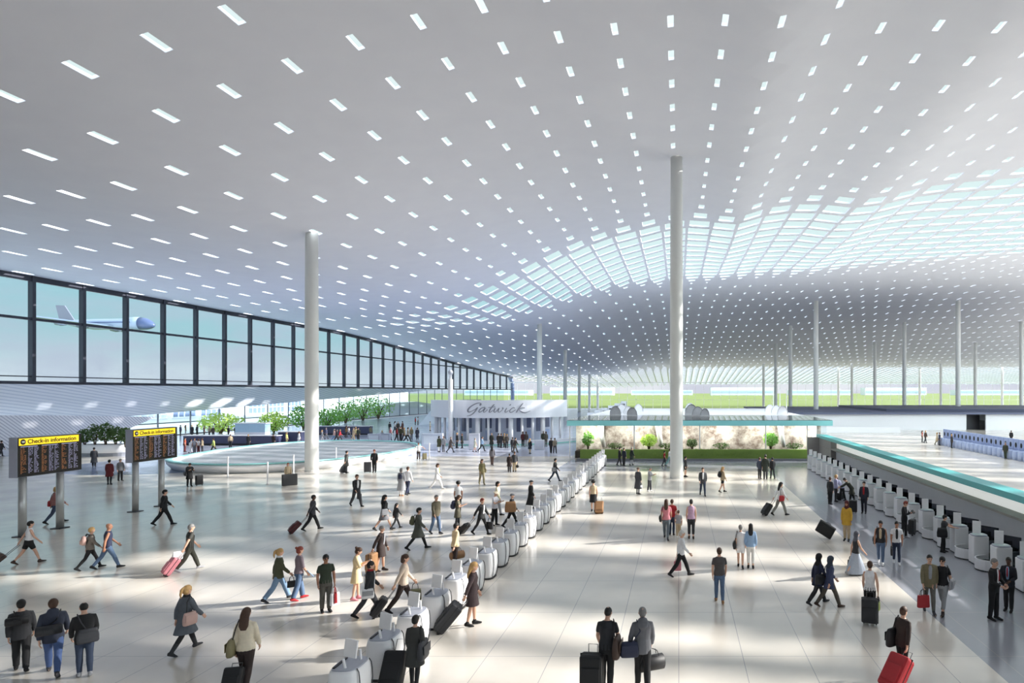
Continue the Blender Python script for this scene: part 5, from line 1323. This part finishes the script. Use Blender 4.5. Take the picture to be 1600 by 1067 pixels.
pr(1413, 841, 782, 108, 'phone', 'person in black suit holding a tablet at the desks', ('jacket', 'black', 2), (T, 'black'), 'lgrey', ('short', 'hred'), front='white', items=(('tablet', 'black', 'black tablet in the hands of the man in black suit', 1), ('case', 'char', 'upright dark suitcase behind the man with tablet', -1, dict(at=(-.85, .1), s=1.15))))
pr(1350, 802, 752, 190, 'stand', 'person in navy suit standing at the desks beside a suitcase', ('jacket', (38, 40, 52), 2), (T, (38, 40, 52)), 'black', ('short', 'hblack'), front='red', items=(('case', 'black', 'upright black suitcase next to the man in navy suit', 1, dict(at=(.55, .2), s=1.1)),))
pr(1331, 786, 743, 270, 'bend', 'person in dark green coat bending over luggage at the desks', ('coat', (52, 54, 44), 2), (T, 'black'), 'black', ('short', 'hblack'))
pr(1297, 788, 745, 30, 'stand', 'person in black with white sleeve at the left of the desk group', ('jacket', 'char', 2), (T, 'black'), 'black', ('short', 'brunette'), fem=True, items=(('handbag', 'white', 'white bag at the side of the person in black by the desks', -1),))
pr(1306, 784, 744, 70, 'stand', 'person in lilac shirt behind the person in black by the desks', ('shirt', (150, 152, 184), 2), (T, 'char'), 'black', ('short', 'blond'))
pr(1316, 782, 746, 300, 'bend', 'person in pale lilac top stooping over a black case', ('shirt', (176, 178, 204), 2), (T, 'black'), 'black', ('short', 'hblack'), fem=True, items=(('hard', 'black', 'black case lifted in the middle of the desk group', 1, dict(at=(.3, .3), size=(.6, .42, .22))),))
pr(1323, 845, 782, 192, 'stand', 'person in yellow tunic and beige trousers with tilted black suitcase', ('tunic', 'yellow', 2), (T, 'beige'), 'black', ('scarf', 'maroon'), fem=True, skin='skin2', items=(('hard', 'black', 'broad black suitcase tilted on its corner beside the yellow tunic', 1, dict(at=(.72, .05), roll=D(-28), size=(.78, .56, .24), z=.0)),))
pr(1219, 805, 753, 58, 'pullL', 'person in white top and grey trousers with long black hair pulling a case', ('shirt', 'white', 2), (T, (132, 132, 126)), 'black', ('long', 'hblack'), fem=True, items=(('pull', 'black', 'black suitcase pulled by the woman with long black hair', -1, dict(L=1.05, s=1.15)), ('shoulder', 'red', 'red bag at the hip of the woman with long black hair', 1)))
pr(1124, 941, 856, -4, 'step', 'person in grey T-shirt and jeans walking away in the open lane', ('tee', (82, 78, 78), 1), (J, 'jean'), 'tan', ('short', 'brunette'))
pr(1157, 887, 820, 2, 'step', 'person in white top and white shorts, left of two women walking away', ('shirt', 'white', 1), ('shorts', 'white'), 'black', ('short', 'hgrey'), fem=True, items=(('shoulder', 'black', 'black shoulder bag of the woman in white shorts', -1),))
pr(1173, 888, 818, 0, 'stand', 'person in blue and white shirt and white capris, right of two women walking away', ('shirt', 'lblue', 2), ('capri', (226, 226, 224)), 'black', ('long', 'hblack'), fem=True)
pr(1064, 900, 828, 84, 'walk', 'white-haired person in white shirt and black trousers', ('shirt', 'white', 2), (T, 'black'), 'black', ('short', 'hwhite'), items=(('shopping', 'pink', 'pink bag held by the white-haired man', -1),))
pr(1041, 842, 780, 4, 'walk', 'person in pink top and grey jeans, leftmost of the family', ('tee', 'pink', 1), (J, (96, 106, 114)), 'dgrey', ('long', 'brunette'), fem=True, items=(('shoulder', 'black', 'black bag of the woman in pink top', -1),))
pr(1050, 836, 780, 10, 'stand', 'person in red T-shirt in the middle of the family', ('tee', 'red', 1), (J, 'djean'), 'black', ('short', 'brunette'))
pr(1060, 840, 797, 4, 'stand', 'small child in striped shirt holding an adult\'s hand', ('tee', 'lgrey', 1), (T, 'beige'), 'white', ('short', 'brunette'), H=1.25)
pr(1080, 842, 780, -4, 'stand', 'person in mauve sleeveless top and dark capris, rightmost of the family', ('tee', 'mauve', 0), ('capri', 'char'), 'brown', ('short', 'hblack'), fem=True)
pr(997, 772, 730, 30, 'stand', 'person in long grey coat and hat near the tall column', ('longcoat', 'dgrey', 2), ('leggings', 'grey'), 'black', ('hat', 'brown'), fem=True, items=(('handbag', 'white', 'white bag of the person in long grey coat', 1),))
pr(1015, 768, 732, 110, 'phone', 'person in pale jacket and dark trousers facing the long grey coat', ('jacket', 'lgrey', 2), (T, 'dgrey'), 'white', ('crop', 'hgrey'))
pr(1098, 774, 730, 172, 'walk', 'person in dark jacket and white shirt walking forward right of the tall column', ('jacket', 'dgrey', 2), (J, 'djean'), 'black', ('short', 'brunette'), front='white')
pr(1129, 769, 729, 70, 'step', 'person with fair hair and beige jacket right of the tall column', ('jacket', 'beige', 2), ('shorts', 'black'), 'black', ('long', 'blond'), fem=True, items=(('backpack', 'black', 'black backpack of the fair-haired person in beige', 1, dict(s=1.0)),))
pr(927, 800, 750, 4, 'step', 'person in beige sleeveless top and black skirt right of the kiosk row', ('tee', 'beige', 0), ('skirt', 'black'), 'black', ('afro', 'hblack'), fem=True, items=(('case', 'tan', 'tan suitcase trailing the woman in black skirt', 1, dict(at=(.35, -.6), tilt=.75, s=1.2, top=1.1)),))
pr(867, 752, 716, 96, 'walk', 'person in charcoal jacket striding beside the far kiosks', ('jacket', 'dgrey', 2), (J, 'djean'), 'black', ('short', 'hblack'), items=(('shoulder', 'lgrey', 'pale shoulder bag of the person striding by the far kiosks', 1),))
pr(968, 727, 700, 80, 'step', 'person in black suit before the hedge, left of a pair', ('jacket', 'black', 2), (T, 'black'), 'black', ('short', 'hblack'))
pr(975, 728, 701, 40, 'stand', 'person in navy suit before the hedge, right of a pair', ('jacket', (32, 36, 50), 2), (T, 'black'), 'black', ('short', 'brunette'))
pr(987, 727, 702, 60, 'step', 'person in dark green coat before the hedge', ('coat', (42, 52, 46), 2), (T, 'lgrey'), 'black', ('short', 'hgrey'))
pr(1038, 728, 709, 90, 'step', 'child-sized person in red top before the hedge left of the tall column', ('tee', 'red', 1), (T, 'dgrey'), 'black', ('short', 'hblack'), H=1.35)
pr(1046, 728, 701, 90, 'walk', 'person in white top and pale teal trousers left of the tall column', ('tee', 'white', 1), (T, (130, 172, 172)), 'dgrey', ('short', 'brunette'), fem=True)
pr(1071, 745, 713, 100, 'stand', 'person in black with bare legs right behind the tall column', ('jacket', 'black', 2), ('shorts', 'black'), 'black', ('short', 'hblack'), fem=True)
pr(1187, 748, 722, 20, 'stand', 'person in slate jacket, left of three before the hedge', ('jacket', (70, 78, 96), 2), (T, 'dgrey'), 'black', ('short', 'brunette'))
pr(1196, 749, 717, 0, 'stand', 'person in broad dark green coat, middle of three before the hedge', ('coat', (52, 58, 50), 2), (T, 'dgrey'), 'black', ('short', 'hblack'), H=1.9)
pr(1207, 748, 721, 340, 'step', 'person in dark jacket, right of three before the hedge', ('jacket', 'char', 2), (T, 'dgrey'), 'black', ('short', 'hblack'))
pr(557, 791, 741, 150, 'walk', 'person in dark suit and white shirt with briefcase walking towards the viewer', ('jacket', 'char', 2), (T, 'dgrey'), 'black', ('short', 'brunette'), front='white', items=(('briefcase', 'char', 'dark briefcase of the man in suit and white shirt', -1, dict(s=1.1)),))
pr(488, 828, 773, 82, 'pullR', 'person in grey suit pulling a maroon case', ('jacket', 'dgrey', 2), (T, 'black'), 'black', ('crop', 'hblack'), skin='skin3', items=(('pull', 'maroon', 'maroon wheeled case pulled by the man in grey suit', 1, dict(L=1.1, s=1.05)),))
pr(600, 828, 773, 70, 'walk2', 'person with long black hair, black jacket and grey skirt', ('jacket', 'black', 2), ('skirt', 'grey'), 'black', ('long', 'hblack'), fem=True, items=(('shoulder', 'lgrey', 'grey bag of the woman in black jacket and grey skirt', 1),))
pr(619, 826, 791, 60, 'walk', 'child in black clothes beside the woman with grey skirt', ('tee', 'char', 2), ('leggings', 'char'), 'black', ('long', 'hblack'), fem=True, H=1.24)
pr(627, 775, 731, 20, 'stand', 'person in pale striped coat, left of a couple in mid hall', ('longcoat', 'lgrey', 2), (T, 'white'), 'tan', ('bob', 'hgrey'), fem=True, items=(('backpack', 'navy', 'dark backpack of the person in pale striped coat', 1, dict(s=.8)),))
pr(637, 773, 729, 40, 'step', 'person in white shirt and navy trousers, right of a couple in mid hall', ('shirt', 'white', 2), (T, 'navy'), 'black', ('short', 'brunette'))
pr(683, 764, 724, 110, 'walk', 'person all in white with lime scarf in mid hall', ('tunic', 'white', 2), (T, 'white'), 'white', ('bob', 'brunette'), fem=True, front='lime')
pr(753, 757, 717, 160, 'step', 'person in camouflage-green top and khaki trousers', ('jacket', 'camo', 2), (T, (150, 142, 116)), 'khaki', ('long', 'brunette'), fem=True, items=(('shoulder', 'khaki', 'khaki bag of the person in camouflage-green top', -1),))
pr(796, 738, 709, 8, 'stand', 'person in dark brown coat, left of a couple seen from behind', ('coat', 'dbrown', 2), (T, 'char'), 'black', ('short', 'hblack'), fem=True)
pr(804, 737, 705, -6, 'stand', 'person in charcoal jumper and beige trousers, right of a couple seen from behind', ('jacket', 'dgrey', 2), (T, 'beige'), 'black', ('short', 'brunette'), items=(('holdall', 'black', 'black bag of the person in charcoal jumper', 1, dict(s=.8)),))
pr(769, 727, 697, 10, 'step', 'person in grey jacket and brown trousers walking towards the portal', ('jacket', (112, 110, 118), 2), (T, (84, 66, 62)), 'black', ('long', 'hblack'), fem=True)
pr(450, 757, 725, 170, 'stand', 'person in beige coat behind a large dark suitcase', ('coat', 'beige', 2), (T, 'cream'), 'tan', ('bob', 'hred'), fem=True, items=(('hard', 'char', 'large dark suitcase standing before the person in beige coat', 1, dict(at=(.0, .55), size=(.95, .8, .3))),))
pr(541, 739, 704, 70, 'spull', 'person in grey coat with a tilted case near the oval ramp', ('coat', (94, 94, 92), 2), (T, 'dgrey'), 'black', ('crop', 'hblack'), items=(('pull', 'dgrey', 'grey wheeled case behind the person in grey coat', -1, dict(L=1.0, s=1.25)),))
pr(585, 738, 702, 190, 'spull', 'person in black suit with an upright case near the oval ramp', ('jacket', 'black', 2), (T, 'black'), 'black', ('short', 'hred'), items=(('case', 'dgrey', 'upright dark case beside the person in black suit at the oval ramp', 1, dict(at=(.5, .1), s=1.4, top=1.05)),))
pr(296, 760, 723, 160, 'phone', 'person in black at the left end of the oval ramp with phone to ear', ('coat', 'black', 2), (T, 'black'), 'black', ('short', 'hblack'), items=(('case', 'black', 'upright black case at the left end of the oval ramp', -1, dict(at=(-.55, .1), s=1.15)), ('shoulder', 'char', 'charcoal bag of the person at the left end of the oval ramp', 1)))
pr(147, 729, 699, 10, 'stand', 'person in long dark coat in front of the white planter', ('longcoat', 'dgrey', 2), (T, 'black'), 'black', ('short', 'hblack'))
pr(171, 757, 718, 20, 'stand', 'person in dark red coat between the boards', ('coat', 'dred', 2), ('leggings', 'char'), 'black', ('short', 'hblack'), fem=True, items=(('handbag', 'lgrey', 'grey bag of the person in dark red coat', 1),))
pr(188, 751, 717, 150, 'stand', 'person in grey jacket and black trousers between the boards', ('jacket', 'grey', 2), (T, 'black'), 'black', ('short', 'hgrey'), items=(('shoulder', 'grey', 'grey shoulder bag of the person in grey jacket between the boards', -1),))
pr(654, 719, 692, 160, 'armsout', 'person in white top with outstretched arms by the oval ramp', ('tee', 'white', 1), (T, 'dbrown'), 'white', ('short', 'hred'), fem=True, items=(('case', 'khaki', 'khaki case beside the person with outstretched arms', -1, dict(at=(-.55, .1), s=1.0)),))
pr(2, 713, 690, 60, 'step', 'person in dark clothes at the far left edge before the ridged screen', ('jacket', 'char', 2), (T, 'char'), 'black', ('short', 'hblack'))
# ---- farther crowd: (px, py, head, facing, pose, top, bottom, label)
FAR = [
 (686, 706, 681, 30, 'stand', ('coat', 'olive', 2), (T, 'white'), 'dark-haired person in olive coat left before the portal', True),
 (693, 706, 681, 200, 'stand', ('jacket', 'lgrey', 2), (T, 'grey'), 'person in pale grey jacket left before the portal', False),
 (704, 707, 682, 80, 'walk', ('dress', (88, 76, 74), 2), ('leggings', 'dgrey'), 'person in dark dress striding before the camera mast', True),
 (714, 700, 676, 100, 'stand', ('jacket', 'black', 2), (T, 'char'), 'person in black jacket, left of two in talk by the mast', False),
 (722, 700, 677, 260, 'stand', ('coat', (40, 46, 44), 2), (T, 'char'), 'person in dark green coat, right of two in talk by the mast', False),
 (742, 706, 684, 70, 'step', ('dress', (200, 204, 186), 1), (None, 'cream'), 'long-haired person in pale sage dress before the portal', True),
 (753, 705, 683, 90, 'walk', ('shirt', 'lblue', 2), (T, 'char'), 'person in light blue shirt striding before the portal', False),
 (768, 699, 676, 190, 'stand', ('longcoat', (52, 54, 48), 2), (T, 'char'), 'person in long dark coat with pale scarf, left of the dark group', True),
 (779, 699, 677, 20, 'stand', ('coat', (62, 54, 46), 2), (T, 'char'), 'person in brown coat, leftmost in the dark group before the portal', False),
 (783, 700, 677, 40, 'stand', ('jacket', 'char', 2), (T, 'char'), 'person in charcoal jacket, second in the dark group before the portal', False),
 (788, 699, 677, 300, 'stand', ('coat', (76, 68, 54), 2), (T, 'char'), 'person in olive-brown coat, middle of the dark group before the portal', False),
 (792, 700, 678, 330, 'stand', ('jacket', (66, 60, 54), 2), (T, 'char'), 'person in taupe jacket, fourth in the dark group before the portal', False),
 (801, 706, 683, 350, 'step', ('jacket', 'dgrey', 2), (T, 'dgrey'), 'person in dark grey striding at the right of the dark group', False),
 (805, 707, 686, 60, 'walk', ('jacket', (70, 64, 60), 2), (T, (96, 92, 84)), 'person in taupe close behind the couple from behind', False),
 (817, 698, 674, 10, 'stand', ('jacket', 'maroon', 2), (T, 'char'), 'person in maroon jacket, left of a pair right of the portal centre', True),
 (822, 698, 674, 350, 'stand', ('jacket', (72, 60, 58), 2), (T, 'lgrey'), 'person in brown jacket and pale trousers, right of a pair at the portal', True),
 (828, 709, 685, 30, 'stand', ('coat', (40, 44, 56), 2), ('leggings', 'beige'), 'person in navy coat with bare legs right of the portal centre', True),
 (849, 698, 673, 20, 'stand', ('jacket', (58, 62, 50), 2), (T, 'char'), 'person in olive jacket, left of a pair near the teal canopy', False),
 (853, 698, 674, 340, 'stand', ('jacket', (98, 94, 84), 2), (T, (96, 92, 84)), 'person in taupe jacket, right of a pair near the teal canopy', True),
 (861, 708, 684, 10, 'step', ('jacket', 'char', 2), (T, 'char'), 'person in charcoal with a dangling bag near the teal canopy corner', False),
 (867, 708, 684, 350, 'walk', ('shirt', (150, 142, 128), 2), (T, 'dgrey'), 'person in beige shirt near the teal canopy corner', False),
 # on the ramp and behind it
 (610, 688, 667, 60, 'step', ('tee', 'pink', 1), (T, 'char'), 'person in pink top in the busy group behind the oval ramp', True),
 (620, 689, 668, 90, 'step', ('tee', 'red', 2), (T, 'black'), 'person in bright red top in the busy group behind the oval ramp', True),
 (626, 688, 666, 30, 'stand', ('jacket', 'olive', 2), (T, 'char'), 'person in olive jacket in the busy group behind the oval ramp', False),
 (632, 689, 668, 300, 'walk', ('jacket', (90, 84, 66), 2), (T, 'char'), 'person in khaki jacket striding in the busy group behind the ramp', False),
 (637, 690, 667, 100, 'walk', ('shirt', (180, 168, 150), 2), (T, 'char'), 'person in beige shirt at the right of the busy group behind the ramp', False),
 (643, 687, 667, 10, 'stand', ('jacket', (140, 136, 110), 2), (T, 'grey'), 'person in pale khaki behind the right end of the oval ramp', True),
 (652, 687, 668, 350, 'stand', ('longcoat', (62, 64, 76), 2), (T, 'char'), 'person in long slate coat behind the right end of the oval ramp', False),
 (609, 677, 659, 40, 'stand', ('jacket', 'char', 2), (T, 'dgrey'), 'person in charcoal, left of the rear row behind the ramp', False),
 (617, 676, 658, 90, 'step', ('tee', 'white', 1), (T, 'dgrey'), 'person in white top in the rear row behind the ramp', True),
 (622, 677, 657, 200, 'stand', ('jacket', (70, 66, 60), 2), (T, 'dgrey'), 'person in brown jacket in the rear row behind the ramp', False),
 (629, 676, 658, 300, 'stand', ('coat', (84, 58, 54), 2), (T, 'dgrey'), 'person in rust coat in the rear row behind the ramp', False),
 (649, 664, 653, 60, 'stand', ('jacket', 'red', 2), (T, 'char'), 'person in red jacket standing apart by the lower windows', True),
 (653, 664, 653, 80, 'stand', ('tee', 'white', 1), (T, 'dgrey'), 'person in white shirt beside the red jacket by the lower windows', False),
 (672, 673, 659, 90, 'stand', ('shirt', 'cream', 2), (T, 'beige'), 'person in cream shirt left of the portal columns', False),
 (677, 663, 651, 30, 'stand', ('jacket', 'char', 2), (T, 'char'), 'person in charcoal jacket behind the portal\'s left end', False),
 (682, 662, 650, 330, 'stand', ('coat', (58, 60, 54), 2), (T, 'char'), 'person in dark olive coat behind the portal\'s left end', False),
 (503, 690, 672, 80, 'step', ('jacket', 'lgrey', 2), (T, 'lgrey'), 'person in pale grey just right of the ramp column', True),
 (510, 686, 670, 270, 'step', ('jacket', (110, 112, 140), 2), (T, 'grey'), 'person in lavender jacket right of the ramp column', False),
 (522, 690, 670, 90, 'walk', ('shirt', 'blush', 2), (T, 'ljean'), 'person in blush shirt, left of three walkers right of the ramp column', True),
 (526, 691, 671, 100, 'walk', ('jacket', 'char', 2), (T, 'char'), 'person in charcoal, middle of three walkers right of the ramp column', False),
 (531, 690, 671, 90, 'walk2', ('tee', 'red', 2), (T, 'char'), 'person in red jumper, right of three walkers by the ramp column', False),
 (541, 683, 665, 60, 'step', ('jacket', 'tan', 2), (T, 'brown'), 'person in tan jacket with dark pack, left of a cluster past the ramp', True),
 (545, 684, 666, 120, 'walk', ('tee', 'white', 1), (T, 'grey'), 'person in white top with crossed steps, past the ramp column', True),
 (552, 688, 668, 80, 'step', ('shirt', 'beige', 2), (T, 'beige'), 'person in beige shirt in the cluster past the ramp column', False),
 (556, 687, 667, 320, 'step', ('jacket', 'khaki', 2), (T, 'char'), 'person in khaki jacket in the cluster past the ramp column', False),
 (560, 688, 668, 200, 'stand', ('jacket', (60, 70, 60), 2), (T, 'char'), 'person in dark green at the right of the cluster past the ramp column', False),
 (579, 683, 666, 30, 'stand', ('jacket', (132, 128, 104), 2), (T, 'grey'), 'person in stone jacket beside the grey panels', False),
 (597, 692, 673, 0, 'stand', ('tee', 'dgrey', 1), (T, 'lgrey'), 'person in dark grey between the two grey panels', False),
 (467, 694, 674, 90, 'step', ('tunic', 'white', 2), (T, 'lgrey'), 'person in white tunic left of the ramp column', True),
 (448, 695, 679, 120, 'stand', ('tee', 'lime', 1), (T, 'khaki'), 'small person in lime yellow left of the ramp column', True),
 (427, 699, 680, 40, 'stand', ('jacket', 'dbrown', 2), (T, 'char'), 'person in dark brown before the navy counter\'s right end', False),
 (388, 700, 681, 30, 'stand', ('coat', 'char', 2), (T, 'char'), 'person in charcoal coat before the navy counter\'s middle', False),
 (360, 700, 681, 0, 'stand', ('tee', 'beige', 2), (T, 'char'), 'person in beige jumper before the navy counter', False),
 (334, 708, 689, 280, 'walk', ('shirt', 'lime', 2), (T, 'dgreen'), 'person in pale lime shirt striding left before the navy counter', False),
 (289, 706, 692, 90, 'stand', ('tee', (190, 84, 60), 1), (T, 'dred'), 'person in orange-red top, leftmost of the pale group before the counter', True),
 (298, 708, 690, 60, 'step', ('tunic', 'white', 2), (T, 'white'), 'person all in white, second in the pale group before the counter', True),
 (304, 708, 690, 200, 'stand', ('tee', 'lgrey', 1), (T, 'grey'), 'person in pale grey, middle of the pale group before the counter', False),
 (310, 708, 690, 300, 'stand', ('tee', 'white', 1), (T, 'maroon'), 'person in white top and maroon trousers in the pale group', True),
 (316, 708, 691, 270, 'stand', ('shirt', 'beige', 2), (T, 'dgrey'), 'person in beige shirt, rightmost of the pale group before the counter', False),
 (282, 681, 667, 60, 'stand', ('jacket', (50, 54, 80), 2), (T, 'char'), 'person in navy, leftmost in the far row by the lower windows', False),
 (290, 680, 667, 90, 'stand', ('tee', 'khaki', 1), (T, 'lgrey'), 'person in khaki, second in the far row by the lower windows', True),
 (300, 681, 667, 30, 'stand', ('longcoat', 'char', 2), (T, 'char'), 'person in long charcoal coat in the far row by the lower windows', False),
 (308, 680, 666, 300, 'stand', ('jacket', 'dgrey', 2), (T, 'char'), 'person in dark grey jacket in the far row by the lower windows', False),
 (319, 682, 667, 90, 'stand', ('jacket', (84, 64, 60), 2), (T, 'char'), 'person in brown jacket left of the spring-green tree', False),
 (327, 683, 667, 60, 'step', ('shirt', (170, 156, 130), 2), (T, 'char'), 'person in fawn shirt under the spring-green tree', False),
 (333, 683, 667, 330, 'stand', ('jacket', (70, 64, 58), 2), (T, 'char'), 'person in taupe jacket under the spring-green tree', False),
 (357, 683, 667, 60, 'stand', ('jacket', 'black', 2), (T, 'black'), 'person in black, leftmost of the dark row behind the navy counter', False),
 (368, 682, 667, 30, 'stand', ('jacket', (66, 62, 54), 2), (T, 'char'), 'person in olive brown in the dark row behind the navy counter', False),
 (379, 682, 666, 300, 'stand', ('shirt', 'beige', 2), (T, 'char'), 'person in beige at the right of the row behind the navy counter', False),
 (416, 682, 667, 20, 'stand', ('coat', (48, 52, 60), 2), (T, 'char'), 'person in slate coat beside the glass booth', False),
 # beyond the desk wall
 (1441, 691, 675, 80, 'stand', ('tee', (180, 90, 84), 1), (T, 'char'), 'person in coral top beyond the desk wall', True),
 (1446, 692, 675, 60, 'step', ('jacket', 'brown', 2), (T, 'char'), 'person in brown jacket beside the coral top beyond the desk wall', False),
 (1464, 695, 677, 100, 'step', ('coat', 'beige', 2), (T, 'khaki'), 'person in beige coat beyond the desk wall, before the gates', True),
 (1468, 696, 676, 80, 'stand', ('jacket', 'navy', 2), (T, 'char'), 'person in navy jacket beside the beige coat, before the gates', False),
 (1487, 700, 679, 60, 'stand', ('jacket', (60, 58, 54), 2), (T, 'char'), 'person in dark jacket with pale collar before the gates', False),
 (1571, 717, 691, 190, 'step', ('jacket', (58, 62, 48), 2), (T, 'dgreen'), 'person in dark olive walking along the security gates', False),
 (1580, 692, 674, 20, 'stand', ('jacket', (36, 36, 40), 2), (T, 'char'), 'person in black behind the security gates at the right', False),
]
rh = random.Random(3)
for (px, py, hd, fc, pose, tp, bt, lab, fem) in FAR:
    pr(px, py, hd, fc, pose, lab, tp, bt, 'char', (('bob' if rh.random() < .5 else 'long') if fem else rh.choice(('short', 'crop')), rh.choice(('hblack', 'brunette', 'brunette', 'blond', 'hgrey')) if 'dark-haired' not in lab else 'hblack'), fem=fem, skin=rh.choice(('skin', 'skin', 'skin2')), group='far travellers')
